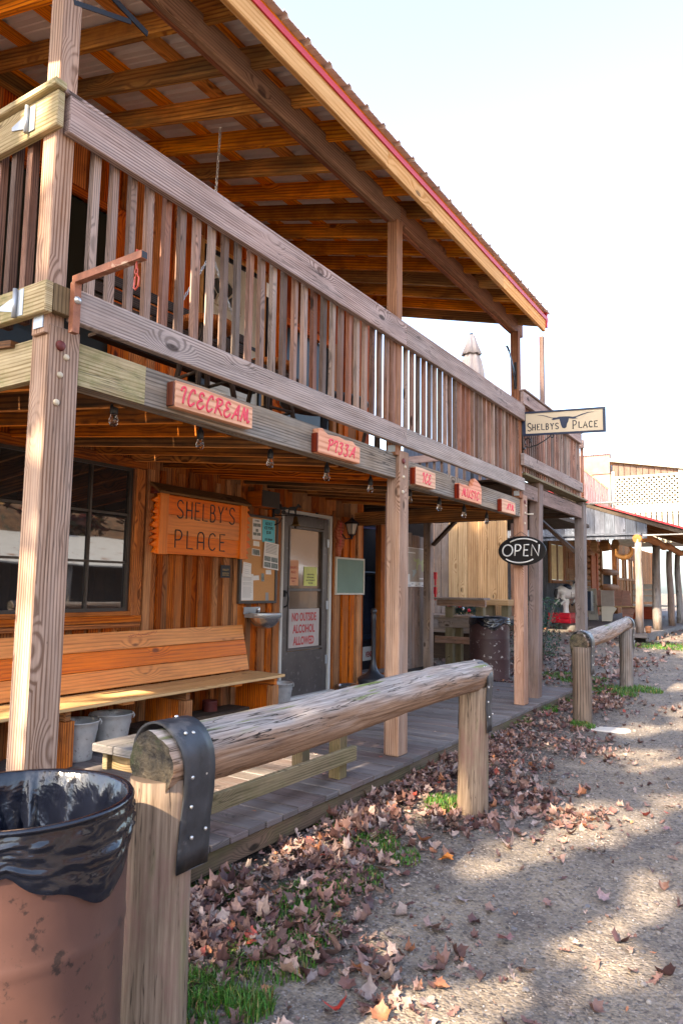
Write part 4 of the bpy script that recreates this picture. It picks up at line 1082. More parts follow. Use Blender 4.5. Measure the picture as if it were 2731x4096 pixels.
# buckets
def bucket(lab, x, y, s=1, hr=0, grp='galvanised buckets on the boardwalk'):
    b = thing('bucket', lab, 'bucket', (x, y, .002), grp)
    h = .235*s; r0 = .095*s; r1 = .132*s
    rr = lambda z: r0+(r1-r0)*z/h
    pr = [(0, .012), (rr(.01)-.002, .012), (rr(0), 0), (rr(0)+.003, .004), (rr(.03*s), .03*s)]
    for z in (.16, .175, .19): pr.append((rr(z*s)+(.004 if z == .175 else 0), z*s))
    pr += [(rr(h)-.001, h-.012), (rr(h)+.004, h-.008), (rr(h)+.005, h), (rr(h)-.001, h), (rr(h)-.004, h-.02), (r0-.004, .02), (0, .018)]
    m = MB(); m.lathe(pr, (x, y, .002), 32); m.build('pail', M['bucket'], b)
    m = MB()
    for s2 in (-1, 1):
        ex = math.cos(hr)*s2; ey = math.sin(hr)*s2; q = r1+.006
        m.tube([(x+ex*(q), y+ey*q, h-.035), (x+ex*(q+.01), y+ey*(q+.01), h-.015), (x+ex*q, y+ey*q, h+.005), (x+ex*(q-.006), y+ey*(q-.006), h-.02)], .005, 6)
    m.build('ear', M['bucket'], b)
    m = MB(); P = []
    for a in np.linspace(0, math.pi, 18):
        v = Vector((math.cos(a)*(r1+.008), math.sin(a)*(r1+.008)))
        c_, s__ = math.cos(hr), math.sin(hr)
        P.append((x+v.x*c_-v.y*s__, y+v.x*s__+v.y*c_, h+.002-.03*math.sin(a)))
    m.tube(P, .0028, 6); m.build('bail_handle', M['nail'], b)
    return b
bucket('galvanised bucket under the bench, half behind the near porch post', -4.25, 3.28, 1.12, .9)
bucket('galvanised bucket with raised handle ears, right of another bucket under the bench', -4.30, 3.62, 1.12, .7)
bucket('galvanised bucket standing alone between the bench end and the screen door', -4.42, 5.80, 1.05, .3)
rc = thing('ribbed_can', 'rusty red ribbed can standing in the dark under the bench', 'can', (-4.45, 4.75, 0))
m = MB(); m.lathe([(0, .005), (.062, .005)]+[(.065+.003*(k % 2), .01+.012*k) for k in range(15)]+[(.068, .19), (.062, .19), (.06, .02), (0, .02)], (-4.45, 4.83, .002), 20); m.build('shell', M['redcan'], rc)
# steel bowl and smoker stand
bw = MB(); bw.lathe([(0, .004), (.12, .004), (.135, .02), (.15, .07), (.165, .078), (.163, .083), (.145, .08), (.125, .02), (0, .014)], (-4.42, 7.16, .002), 30)
tag(bw.build('dog_bowl', M['steel']), 'shallow steel bowl on the boardwalk planks left of the black stand', 'bowl')
st = thing('ash_stand', 'black plastic smoker stand with round base and slim neck', 'ash stand', (-4.28, 7.44, 0))
c = (-4.28, 7.44, .002)
m = MB(); m.lathe([(0, 0), (.165, 0), (.175, .02), (.18, .10), (.188, .12), (.185, .14), (.15, .165), (.09, .195), (.055, .235), (.035, .30), (.028, .36)], c, 30); m.build('base', M['plastic'], st)
m = MB(); m.lathe([(.026, .36), (.026, .80), (.03, .81), (.03, .88), (.024, .90), (.036, .915), (.036, .94), (.02, .962), (0, .97)], c, 16); m.build('neck', M['plastic'], st)

# weathered bench out on the boardwalk
fb = thing('low_bench', 'weathered grey low bench on the boardwalk behind the hitching rail', 'bench', (-2.78, 3.2, 0))
m = MB(); yl = (2.37, 4.02)
for x0, x1 in ((-2.95, -2.80), (-2.795, -2.645)): m.box(x0, x1, yl[0], yl[1], .392, .432)
m.build('seat', M['oldbench'], fb, bevel=.004)
m = MB(); m.box(-2.93, -2.895, 2.42, 3.98, .30, .390); m.box(-2.70, -2.66, 2.42, 3.98, .30, .390); m.box(-2.895, -2.70, 2.45, 2.49, .30, .388); m.build('apron', M['greenwood'], fb, bevel=.003)
for x, y in ((-2.74, 2.46), (-2.545, 2.50), (-2.80, 3.85), (-2.545, 3.90)):
    m = MB(); m.box(x-.02, x+.065, y, y+.085, .002, .298 if x < -2.6 else .30, g=2); m.build('leg', M['greenwood'], fb, bevel=.003)
m = MB(); m.box(-2.48, -2.445, 2.30, 4.05, .10, .19); m.build('stretcher', M['greenwood'], fb, bevel=.003)

# rusty bracket with a carabiner on the near post, iron shelf brackets, swing chain
rb = thing('rusty_bracket', 'rusty square tube arm with a carabiner bolted beside the near post', 'bracket', (-2.41, 1.74, 2.22))
m = MB(); m.box(-2.427, -2.40, 1.732, 1.765, 2.215, 2.425); m.build('upright', M['rust'], rb)
m = MB(); m.beam((-2.42, 1.748, 2.437), (-2.0, 1.735, 2.437), .030, .030); m.box(-2.003, -1.999, 1.722, 1.748, 2.424, 2.450, mi=1); m.build('arm', [M['rust'], M['ink']], rb)
m = MB(); m.lathe([(0, .012), (.010, .012), (.012, .006), (.017, .004), (.017, 0)], (-2.40, 1.748, 2.35), 8, M=Matrix.Rotation(math.pi/2, 4, 'Y').to_3x3()); m.build('bolt', M['nail'], rb)
m = MB()
m.tube([(-2.045, 1.738, 2.47), (-2.045, 1.738, 2.40), (-2.045, 1.745, 2.392)], .004, 6)
m.tube([(-2.045+.008*math.cos(a), 1.738, 2.385+.012*math.sin(a)) for a in np.linspace(0, 6.28, 12)[:-1]], .0025, 5, closed=True)
m.tube([(-2.045+.006, 1.738, 2.375), (-2.045+.016, 1.738, 2.355), (-2.045+.014, 1.738, 2.325), (-2.045, 1.738, 2.312), (-2.045-.010, 1.738, 2.322), (-2.045-.006, 1.738, 2.36)], .0035, 6, closed=True)
m.build('carabiner', paint('red_enamel', (.45, .06, .03), .4), rb)
ib = thing('iron_bracket', 'black flat iron bracket high on the near upper post', 'bracket', (-2.5, 1.8, 3.6))
m = MB(); m.beam((-2.47, 1.70, 3.86), (-2.47, 2.10, 3.80), .006, .03, up=(0, 0, 1)); m.beam((-2.47, 1.70, 3.66), (-2.47, 2.0, 3.79), .005, .022, up=(0, 0, 1)); m.build('arm', M['iron'], ib)
ib = thing('iron_bracket', 'small black iron hook on the far upper post', 'bracket', (-2.5, 7.3, 3.6))
m = MB(); m.beam((-2.50, 7.41, 3.55), (-2.46, 7.10, 3.73), .008, .025); m.tube([(-2.46, 7.10, 3.73), (-2.46, 7.05, 3.76), (-2.45, 7.0, 3.75)], .012, 6); m.beam((-2.50, 7.41, 3.40), (-2.50, 7.41, 3.70), .01, .03, up=(1, 0, 0)); m.beam((-2.50, 7.40, 3.42), (-2.47, 7.2, 3.66), .006, .015); m.build('arm', M['iron'], ib)
ch = thing('swing_chain', 'thin steel chain hanging from a roof rafter behind the rail', 'chain', (-3.1, 3.4, 3.0))
def chain(m, a, b, L=.035, r=.0028):
    a = Vector(a); b = Vector(b); n = int((b-a).length/(L*.72)); d = (b-a).normalized()
    for i in range(n):
        c = a+(b-a)*((i+.5)/n); s = Vector((0, 1, 0)) if i % 2 else d.cross(Vector((0, 1, 0))).normalized()
        m.tube([c+d*L*.5*math.cos(t)+s*L*.22*math.sin(t) for t in np.linspace(0, 2*math.pi, 9)[:-1]], r, 5, closed=True)
m = MB(); chain(m, (-3.05, 3.23, 4.20), (-3.1, 3.24, 3.35)); chain(m, (-3.1, 3.24, 3.35), (-3.1, 3.0, 2.95)); chain(m, (-3.1, 3.24, 3.35), (-3.1, 3.5, 2.95)); m.build('chain_links', M['nail'], ch)
sw = thing('porch_swing', 'dark slatted porch swing hanging on chains behind the balcony rail', 'porch swing', (-3.1, 3.2, 2.55))
m = MB()
for k in range(6): m.box(-3.32+.09*k, -3.25+.09*k, 2.5, 3.9, 2.60, 2.62)
m.build('seat', M['darkwood'], sw)
m = MB()
for k in range(5): m.box(-3.36, -3.34, 2.5, 3.9, 2.66+.08*k, 2.72+.08*k)
m.build('backrest', M['darkwood'], sw)
# bar table, stools and a chair on the balcony
tb = thing('balcony_table', 'round dark table on the balcony behind the rail above the PIZZA board', 'table', (-3.0, 4.5, 2.25))
m = MB(); m.lathe([(0, 2.60), (.33, 2.60), (.34, 2.585), (.33, 2.57), (0, 2.57)], (-2.95, 4.35, 0), 28); m.build('tabletop', M['plastic'], tb)
m = MB(); m.lathe([(.03, 2.57), (.03, 2.28), (.2, 2.25), (.2, 2.235)], (-2.95, 4.35, 0), 14); m.build('pedestal', M['plastic'], tb)
stool = None
for i, (x, y) in enumerate(((-2.85, 2.95), (-3.0, 3.75), (-3.2, 5.6))):
    if stool is None:
        s = thing('bar_stool', 'x', 'stool', (x, y, 2.22), 'wooden stools on the balcony')
        m = MB(); m.lathe([(0, 2.74), (.16, 2.74), (.17, 2.72), (.16, 2.70), (0, 2.70)], (x, y, 0), 20); m.build('seat', M['wall_up'], s)
        for a in (.6, 2.2, 3.7, 5.3):
            m = MB(); m.tube([(x+.10*math.cos(a), y+.10*math.sin(a), 2.71), (x+.19*math.cos(a), y+.19*math.sin(a), 2.235)], .017, 7); m.build('leg', M['darkwood'], s)
        m = MB(); P = [(x+.165*math.cos(a), y+.165*math.sin(a), 2.40) for a in (.6, 2.2, 3.7, 5.3)]
        for k in range(4): m.tube([P[k], P[(k+1) % 4]], .010, 6)
        m.build('stretcher', M['darkwood'], s); stool = s; ob = s
    else: ob = copy_tree(stool); ob.location = (x, y, 2.22)
    ob['label'] = ['wooden stool on the balcony just above the ICECREAM board', 'wooden stool on the balcony between the ICECREAM and PIZZA boards', 'wooden stool on the balcony past the middle post'][i]
um = thing('closed_umbrella', 'beige patio umbrella folded shut beyond the balcony rail', 'umbrella', (-4.0, 9.9, 2.4))
def uf(r, z, th): return (r*(1+.13*math.sin(th*8)), z)
m = MB(); m.lathe([(.012, 5.07), (.045, 5.05), (.09, 4.90), (.145, 4.745), (.135, 4.74)], (-4.0, 9.85, 0), 48, fn=uf)
m.lathe([(.09, 4.76), (.135, 4.66), (.175, 4.45), (.18, 4.2), (.15, 3.6), (.1, 3.3)], (-4.0, 9.85, 0), 48, fn=uf); m.build('canopy', M['canvas'], um)
m = MB(); m.lathe([(.03, 2.43), (.03, 5.08), (0, 5.09)], (-4.0, 9.85, 0), 10); m.lathe([(.3, 2.43), (.3, 2.5), (.05, 2.53)], (-4.0, 9.85, 0), 16); m.build('pole', M['iron'], um)
# ------------------------------------------------------------------ hitching rails
def hitch(lab, ya, yb, xa, xb, za, zb, Ra, Rb, pr, grp='log hitching rails along the street'):
    """log from (xa,ya,za) to (xb,yb,zb) on two posts"""
    h = thing('hitching_rail', lab, 'hitching rail', (xa, ya, gz(xa, ya)), grp)
    m = MB(); n = 60; k = 36; b = 0; A = Vector((xa, ya-.06, za)); B = Vector((xb, yb+.08, zb)); seed = R(0, 90)
    rings = []
    for i in range(n+1):
        t = i/n; c = A.lerp(B, t)+Vector((.012*math.sin(t*5+seed), 0, .014*math.sin(t*4+seed*2))); r = Ra+(Rb-Ra)*t
        for j in range(k):
            th = 2*math.pi*j/k
            nn = noise.noise(Vector((math.cos(th)*1.3+seed, t*3.2, math.sin(th)*1.3)))*.15+noise.noise(Vector((math.cos(th)*5, t*6+seed, math.sin(th)*5)))*.07
            cr = noise.noise(Vector((math.cos(th)*4.5+seed, t*2.4, math.sin(th)*4.5+3)))
            cr = -.13*math.exp(-(cr/.045)**2) if noise.noise(Vector((math.cos(th)*2, t*4, seed))) > -.1 else 0
            rr = r*(1+nn+cr)
            m.V.append(c+Vector((math.cos(th)*rr, 0, math.sin(th)*rr)))
    L = (B-A).length
    for i in range(n):
        for j in range(k):
            j2 = (j+1) % k
            u0, u1 = L*i/n, L*(i+1)/n; v0, v1 = j/k*.63, (j+1)/k*.63
            m.face((i*k+j, (i+1)*k+j, (i+1)*k+j2, i*k+j2), [(u0, v0), (u1, v0), (u1, v1), (u0, v1)], (.5, .5), 0, True)
    m.face(list(range(k)), [(.1*math.cos(a*.17), .1*math.sin(a*.17)) for a in range(k)], (.5, .5), 1); m.face([n*k+j for j in range(k)][::-1], [(0, 0)]*k, (.5, .5), 1)
    lg = m.build('log', [M['log'], M['endgrain']], h)
    for (x, y, z, r, s) in ((xa, ya, za, pr, 0), (xb, yb, zb, pr*.93, 1)):
        m = MB(); g0 = gz(x, y)-.12; N = 14; kk = 24
        for i in range(N+1):
            t = i/N; zz = g0+(z-.055-g0)*t; q = r*(1.06-.06*t)
            for j in range(kk):
                th = 2*math.pi*j/kk; rr = q*(1+.05*noise.noise(Vector((math.cos(th)*1.2+s*9+seed, zz*2, math.sin(th)*1.2)))+.02*noise.noise(Vector((math.cos(th)*5, zz*2+seed, math.sin(th)*5))))
                m.V.append(Vector((x+math.cos(th)*rr-(.02*(1-t) if s else 0), y+math.sin(th)*rr, zz)))
        for i in range(N):
            for j in range(kk):
                j2 = (j+1) % kk; m.face((i*kk+j, i*kk+j2, (i+1)*kk+j2, (i+1)*kk+j), [(i*.07, j*.027), (i*.07, j*.027+.027), (i*.07+.07, j*.027+.027), (i*.07+.07, j*.027)], (.5, .5), 0, True)
        m.face([N*kk+j for j in range(kk)], [(0, 0)]*kk, (.5, .5))
        m.build('post', M['hpost'] if pr > .092 else (M['darkpost'] if s == 0 else M['logpost']), h)
        # rubber strap over the log, nailed to both sides of the post
        R_ = (Ra if s == 0 else Rb)*1.07
        m = MB(); w2 = .068 if s == 0 else .045; y = y+(.035 if s == 0 else 0)
        prof = [(R_*1.02, z-.32), (R_*1.0, z-.26), (R_*.93, z-.17), (R_*.98, z-.10), (R_*1.03, z-.03)]
        arc = [(R_*1.03*math.cos(a), z+R_*1.03*math.sin(a)) for a in np.linspace(0, math.pi, 15)]
        full = prof+arc+[(-p, q) for p, q in prof[::-1]]
        nf = len(full)
        for e in (0, .007):
            for (p, q) in full:
                v = Vector((p, 0, q-z)); o = v.normalized()*e
                for wy in np.linspace(-w2, w2, 5):
                    wob = .004*noise.noise(Vector((p*9, wy*30, q*9+seed)))
                    m.V.append(Vector((x+p+o.x+wob, y+wy+(.012*math.sin(q*14) if s == 0 else 0)+.01, q+o.z+wob)))
        for i in range(nf-1):
            for j in range(4):
                a = i*5+j; b = a+nf*5; m.face((b, b+5, b+6, b+1), [(0, 0)]*4, (.5, .5), 0, True); m.face((a, a+1, a+6, a+5), [(0, 0)]*4, (.5, .5), 0, True)
            a = i*5; b = a+nf*5
            m.face((a, a+5, b+5, b), [(0, 0)]*4, (.5, .5)); m.face((a+4, b+4, b+9, a+9), [(0, 0)]*4, (.5, .5))
        m.face([0, nf*5, nf*5+1, nf*5+2, nf*5+3, nf*5+4, 4, 3, 2, 1], [(0, 0)]*10, (.5, .5)); e = (nf-1)*5
        st_ = m.build('rubber_strap', M['rubber'], h)
        pts = [(R_*1.03+.007, z-.23, -.03), (R_*.97+.007, z-.14, -.03), (R_*1.0+.007, z-.22, .05), (R_*1.02+.007, z-.05, -.035), (R_*.98+.007, z-.05, .045), (R_*.7+.01, z+R_*.75, .0), (R_*.72+.006, z+R_*.78, -.04), (-R_*.1, z+R_*1.04+.008, .02), (-R_*1.0-.008, z-.1, 0)]
        for (p, q, wy) in pts:
            v = Vector((p, 0, max(q-z, 0))).normalized()
            m = MB(); M_ = v.to_track_quat('Z', 'Y').to_matrix()
            m.lathe([(0, .004), (.004, .0035), (.0062, .0015), (.0065, -.002)], (x+p, y+wy*.8+.01, q), 8, M=M_); m.build('nail', M['nail'], st_)
    return h
hitch('near log hitching rail on two posts with black rubber straps', 1.66, 4.30, -1.72, -1.74, .665, .655, .098, .088, .098)
hitch('far log hitching rail on two posts beyond the end of the boardwalk', 7.43, 10.22, -1.86, -1.96, .70, .77, .092, .085, .090)

# ------------------------------------------------------------------ oil drums with bin liners
def drum(lab, x, y, z0, mat, ang, r=.285, h=.865, low=.075):
    d = thing('barrel', lab, 'barrel', (x, y, z0), 'metal drums used as litter bins')
    pr = [(0, .01), (r-.02, .01), (r-.005, 0), (r+.004, .012), (r, .03)]
    for c in (h*.34, h*.67): pr += [(r, c-.025), (r+.001, c-.012), (r+.003, c), (r+.001, c+.012), (r, c+.025)]
    pr += [(r, h-.02), (r+.006, h-.008), (r+.002, h), (r-.008, h), (r-.008, .05), (0, .05)]
    m = MB(); m.lathe(pr, (x, y, z0), 56, fn=lambda a, z, th: (a*(1+.006*math.sin(3*th+z*5)), z)); m.build('drum', mat, d)
    # liner: folded over the rim, hanging lower on one side, crumpled inside
    m = MB(); n = 144
    def droop(th):
        e = math.atan2(math.sin(th-ang), math.cos(th-ang))
        return .088+.014*math.sin(th*2+1)+.012*math.sin(th*5)+low*max(0, 1-abs(e/.62)**2.2)*(1+.15*math.sin(e*9))
    def cr(th, q): return noise.noise(Vector((math.cos(th)*7+x, math.sin(th)*7, q*2.2)))
    rows = []
    for q in np.linspace(1, 0, 22):
        rows.append(lambda th, q=q: (r+.004+.004*q+abs(noise.noise(Vector((math.cos(th)*2.4, math.sin(th)*2.4, q*9+2*math.cos(th*2)))))*.017*(1-abs(2*q-1)**3)+.007*abs(cr(th*1.3, q*1.2))+.006*q*max(0, math.sin(th*5+ang)), h+.004-droop(th)*q))
    for k in (0, 1, 2, 3): 
        a = math.pi*k/3
        rows.append(lambda th, a=a: (r-.0+.011*math.cos(a), h+.004+.010*math.sin(a)))
    for q in np.linspace(.06, 1, 16):
        def f(th, q=q):
            sw_ = noise.noise(Vector((math.cos(th)*2.2+x, math.sin(th)*2.2, q*.5)))
            pl = 1-abs(math.sin(th*7+5*sw_+q*.5)); pl2 = 1-abs(math.sin(th*15+9*sw_-q*.8))
            return (r-.014-.03*q-(.085*pl**2+.030*pl2**2)*min(1, q*1.8)-.012*abs(cr(th, q*3)), h-.42*q+.010*cr(th*1.3, q))
        rows.append(f)
    rows.append(lambda th: (.0, h-.45))
    for f in rows:
        for k in range(n):
            th = 2*math.pi*k/n; a, z = f(th); m.V.append(Vector((x+a*math.cos(th), y+a*math.sin(th), z0+z)))
    for i in range(len(rows)-1):
        for k in range(n):
            k2 = (k+1) % n; m.face((i*n+k, i*n+k2, (i+1)*n+k2, (i+1)*n+k), [(0, 0)]*4, (.5, .5), 0, True)
    m.build('bin_liner', M['bag'], d)
drum('large rusty red-brown barrel with a black bin liner in the near left corner', -1.665, 1.125, -.20, M['barrelred'], -.02, r=.268)
drum('dark brown scratched barrel with a black bin liner beyond the boardwalk', -3.80, 9.98, -.075, M['barrelbrown'], -1.15, h=.87)
# ------------------------------------------------------------------ second balcony past the saloon
an = thing('porch_annex', 'second slatted balcony on tall grey posts past the saloon, beyond the hanging sign', 'balcony', (-3.5, 9, 0))
m = MB(); m.beam((-2.56, 8.13, -.01), (-2.56, 8.30, 2.47), .15, .12, up=(1, 0, 0)); m.build('post', M['post2'], an, bevel=.005)
m = MB(); m.beam((-2.56, 10.24, -.1), (-2.56, 10.34, 2.46), .16, .13, up=(1, 0, 0)); m.build('post', M['post2'], an, bevel=.005)
m = MB(); m.box(-2.56, -2.51, 7.66, 8.19, 2.235, 2.40); m.box(-2.56, -2.51, 8.38, 10.22, 2.225, 2.40); m.build('beam', wood('annex_beam', (.11, .065, .05), (.28, .18, .15), var=.1, crack=.5), an, bevel=.004)
m = MB(); m.box(-2.62, -2.46, 7.6, 10.4, 2.475, 2.50); m.build('ledge_board', M['greenwood'], an)
m = MB(); m.box(-6.3, -2.64, 10.27, 10.33, 2.25, 2.46); m.build('header', M['darkwood'], an)
m = MB(); m.beam((-2.62, 10.30, 1.75), (-3.15, 10.30, 2.25), .05, .13, up=(0, 1, 0)); m.build('brace', M['darkwood'], an)
m = MB(); m.box(-5.0, -4.88, 10.26, 10.38, -.08, 2.25); m.build('post', M['gate'], an); m = MB(); m.beam((-4.86, 10.32, 1.90), (-4.48, 10.32, 2.26), .04, .1, up=(0, 1, 0)); m.build('brace', M['darkwood'], an)
m = MB(); y = 7.7
while y < 10.2: m.box(-6.3, -2.66, y, y+.04, 2.27, 2.42); y += .4
m.build('joist', M['darkwood'], an)
m = MB(); x = -6.3
while x < -2.66: m.box(x, x+.13, 7.6, 10.4, 2.425, 2.45); x += .138
m.build('floor', M['darkwood'], an)
m = MB(); m.box(-2.46, -2.42, 7.44, 9.95, 3.235, 3.375); rl2 = m.build('railing', M['grey'], an, bevel=.004)
m = MB(); m.box(-2.53, -2.40, 7.44, 9.96, 3.38, 3.40); m.build('cap_rail', M['grey'], rl2, bevel=.003)
m = MB(); m.box(-2.46, -2.42, 7.43, 9.95, 2.555, 2.685); m.build('bottom_rail', M['grey'], rl2, bevel=.004)
y = 7.53
while y < 9.95:
    m = MB(); m.box(-2.50, -2.463, y, y+.038, 2.50, 3.30); m.build('baluster', M['bal'], rl2); y += .078
# back railing of the second balcony
m = MB(); m.box(-6.2, -2.5, 10.36, 10.40, 3.26, 3.38); rl3 = m.build('back_rail', M['grey'], an)
x = -6.2
while x < -2.52: m = MB(); m.box(x, x+.04, 10.40, 10.43, 2.5, 3.3); m.build('baluster', M['bal'], rl3); x += .13
m = MB(); m.box(-3.03, -2.97, 10.05, 10.11, 2.5, 4.92); m.build('corner_pole', M['post2'], an)

# shed recess behind the gap, its gate and its post
sh = thing('storage_shed', 'dark open storage recess with rough wooden jambs past the chalkboard', 'shed', (-5.4, 8.8, 0))
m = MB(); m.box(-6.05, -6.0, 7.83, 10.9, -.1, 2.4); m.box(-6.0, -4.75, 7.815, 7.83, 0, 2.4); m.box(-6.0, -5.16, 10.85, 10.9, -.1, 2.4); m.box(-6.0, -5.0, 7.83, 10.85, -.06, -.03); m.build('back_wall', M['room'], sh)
m = MB(); m.box(-4.93, -4.84, 8.60, 8.72, 0, 2.25); m.box(-4.93, -4.86, 8.74, 8.84, 0, 2.25); m.build('jamb', M['wall'], sh, bevel=.004)
m = MB(); m.box(-4.97, -4.80, 7.83, 8.85, .06, .11); m.box(-4.90, -4.86, 7.83, 8.6, 0, .058); m.build('step', M['deck'], sh)
m = MB(); m.box(-4.92, -4.88, 8.86, 8.93, .2, 2.15); m.build('door_edge', M['pine'], sh)
m = MB()
for zz in (1.9, 1.0, .25): m.box(-4.872, -4.86, 8.845, 8.87, zz-.09, zz+.09)
m.build('hinge', M['nail'], sh)
fr = thing('drinks_fridge', 'dark upright cooler with a pale label strip inside the storage recess', 'fridge', (-5.6, 9.3, 0))
m = MB(); m.box(-5.95, -5.35, 8.95, 9.7, .0, 1.45); m.build('cabinet', M['plastic'], fr, bevel=.02)
m = MB(); m.box(-5.348, -5.34, 8.98, 9.6, .15, .35); m.build('label_strip', M['paper'], fr)
text('lettering', 'VENDING', (-5.338, 9.22, .20), Y_, Z_, .11, M['redink2'], fr, xs=.7, bold=.003)
m = MB(); m.box(-5.348, -5.343, 9.0, 9.6, .45, 1.38); m.build('door_panel', glass('fridge_glass', (.02, .03, .06), .1), fr)
m = MB(); m.tube([(-5.6, 7.9, 2.08), (-5.0, 9.5, 2.08)], .02, 8)
tag(m.build('blue_pipe', paint('blue_pipe_paint', (.08, .10, .35), .4)), 'thin blue pipe crossing the top of the dark recess', 'pipe')
gt = thing('plank_gate', 'tall gate of uneven weathered planks with a map poster on it', 'gate', (-5.1, 10.3, -.08))
y = 9.15
for k, (w_, top) in enumerate(((.2, 2.10), (.22, 2.12), (.24, 2.09), (.25, 2.08), (.26, 2.05), (.21, 2.04), (.15, 2.02), (.16, 1.99))):
    m = MB(); m.box(-5.12, -5.095, y, y+w_-.008, -.06+R(0, .06) if k < 7 else .0, top); y += w_
    m.build('plank', M['gate'], gt, bevel=.003)
m = MB(); m.box(-5.15, -5.122, 9.15, 10.8, .4, .5); m.box(-5.15, -5.122, 9.15, 10.8, 1.7, 1.8); m.build('cross_board', M['gate'], gt)
mp = thing('map_poster', 'faded brown aerial map poster with green and blue patches on the gate', 'poster', (-5.09, 10.3, 1.2))
m = MB(); m.box(-5.094, -5.088, 9.85, 10.72, 1.235, 1.85); m.build('sheet', M['map'], mp)
m = MB()
for a0, a1, b0, b1 in ((9.85, 9.865, 1.235, 1.85), (10.705, 10.72, 1.235, 1.85), (9.865, 10.705, 1.84, 1.85), (9.865, 10.705, 1.235, 1.31), (9.865, 9.96, 1.31, 1.43), (9.88, 10.15, 1.76, 1.775), (10.3, 10.6, 1.355, 1.375)): m.box(-5.088, -5.0865, a0, a1, b0, b1)
m.build('border', M['paper'], mp)
m = MB(); m.prism([(10.08, 1.70), (10.16, 1.66), (10.27, 1.69), (10.34, 1.64), (10.40, 1.66), (10.5, 1.74), (10.52, 1.72), (10.46, 1.58), (10.43, 1.48), (10.38, 1.48), (10.37, 1.58), (10.30, 1.60), (10.24, 1.57), (10.22, 1.50), (10.18, 1.50), (10.2, 1.62), (10.1, 1.64)], (-5.0882, 0, 0), Y_, Z_, (.001, 0, 0)); m.build('green_patch', M['mapgreen'], mp)
m = MB(); m.prism([(10.03, 1.50), (10.10, 1.49), (10.17, 1.52), (10.19, 1.46), (10.13, 1.42), (10.08, 1.38), (10.06, 1.42), (10.08, 1.46)], (-5.0882, 0, 0), Y_, Z_, (.001, 0, 0)); m.build('blue_patch', M['mapblue'], mp)
m = MB()
for k in range(6): m.box(-5.0865, -5.0858, 9.9+.12*k, 9.9+.12*k+R(.04, .1), 1.255+.02*(k % 2), 1.262+.02*(k % 2))
m.build('print', M['ink'], mp)

# pale plank wall, platform, rail bench, garland
pw = thing('pine_wall', 'wall of tall pale yellow pine planks on a raised platform', 'wall', (-5, 12, 0))
x = -6.6
while x < -4.40:
    w_ = .185 if x > -5.45 else .14
    m = MB(); m.box(x, x+w_-.006, 12.0, 12.03, .76, 2.62); m.build('plank', M['pine'] if x > -5.45 else M['gate'], pw, bevel=.003); x += w_
m = MB(); m.box(-6.6, -4.15, 11.55, 12.6, .70, .755); m.box(-6.6, -4.2, 11.57, 11.6, .45, .70); pl = m.build('platform', M['gate'], pw, bevel=.003)
m = MB(); m.box(-6.6, -4.35, 12.1, 12.2, -.1, .70); m.box(-4.45, -4.35, 11.6, 11.7, -.1, .70); m.box(-5.2, -5.1, 11.6, 11.7, -.1, .70); m.build('support', M['darkwood'], pw)
m = MB(); m.box(-7.2, -3.8, 12.3, 12.4, 2.55, 2.62); m.box(-7.2, -3.9, 12.05, 16.5, 2.62, 2.7); m.build('roof_edge', M['darkwood'], pw)
rbn = thing('rail_bench', 'rough grey railing bench with wide top board in front of the pine wall', 'bench', (-4.6, 10.8, 0))
m = MB(); m.box(-5.02, -4.18, 10.80, 10.86, .93, 1.03); m.box(-5.04, -4.17, 10.72, 11.0, 1.035, 1.07); m.build('top_board', M['gate'], rbn, bevel=.004)
m = MB(); m.box(-5.02, -4.38, 10.86, 10.90, .58, .74); m.box(-5.02, -4.38, 10.9, 11.5, .745, .775); m.build('seat', M['gate'], rbn, bevel=.004)
m = MB(); m.box(-5.05, -4.19, 10.79, 10.83, .33, .44); m.build('bottom_rail', M['gate'], rbn, bevel=.004)
for x in (-4.37, -4.90):
    m = MB(); m.box(x, x+.13, 10.87, 10.98, -.1, .92); m.build('leg', M['greenwood'], rbn, bevel=.004)
m = MB(); m.box(-4.82, -4.72, 11.1, 11.2, -.1, .74); m.build('leg', M['greenwood'], rbn)
sbn = thing('side_bench', 'short pale wooden stool bench on the platform right of the pine wall', 'bench', (-4.3, 11.7, .76))
m = MB(); m.box(-4.52, -4.08, 11.6, 11.9, .94, 1.04); m.build('seat', M['pine'], sbn, bevel=.004)
for x in (-4.50, -4.22): m = MB(); m.box(x, x+.12, 11.65, 11.8, .757, .938); m.build('leg', M['greenwood'], sbn)
ga = thing('garland', 'green tinsel garland with red and silver baubles under the rail bench top', 'garland', (-4.7, 11.2, .78))
m = MB()
for k in range(900):
    x = R(-5.0, -4.42); a = R(0, 6.28); r_ = R(.02, .085)
    c = Vector((x, 11.15+r_*math.cos(a), .87+r_*math.sin(a))); d = Vector((R(-1, 1), R(-1, 1), R(-1, 1))).normalized()*.03; n = d.orthogonal().normalized()*.004
    m.quad(c-d-n, c+d-n, c+d+n, c-d+n)
m.build('needles', M['greenery'], ga)
for k, (x, z, mt) in enumerate(((-4.92, .92, 'gloss_red'), (-4.78, .91, 'steel'), (-4.66, .88, 'steel'), (-4.56, .86, 'gloss_red'), (-4.72, .93, 'gloss_red'))):
    m = MB(); m.lathe([(0, -.03), (.018, -.024), (.029, -.008), (.029, .008), (.018, .024), (.005, .03), (0, .036)], (x, 11.06, z), 12); m.build('bauble', M[mt], ga)
for (z, i) in ((1.36, 0), (1.12, 1)):
    m = MB(); m.box(-5.04, -4.99, 10.72, 10.76, z, z+.12); m.box(-5.03, -5.0, 10.725, 10.755, z-.1, z)
    tag(m.build('red_clip', M['gloss_red'], bevel=.004), ['small bright red clip upper one on the post beside the map gate', 'small bright red clip lower one just above the rail bench'][i], 'clip')
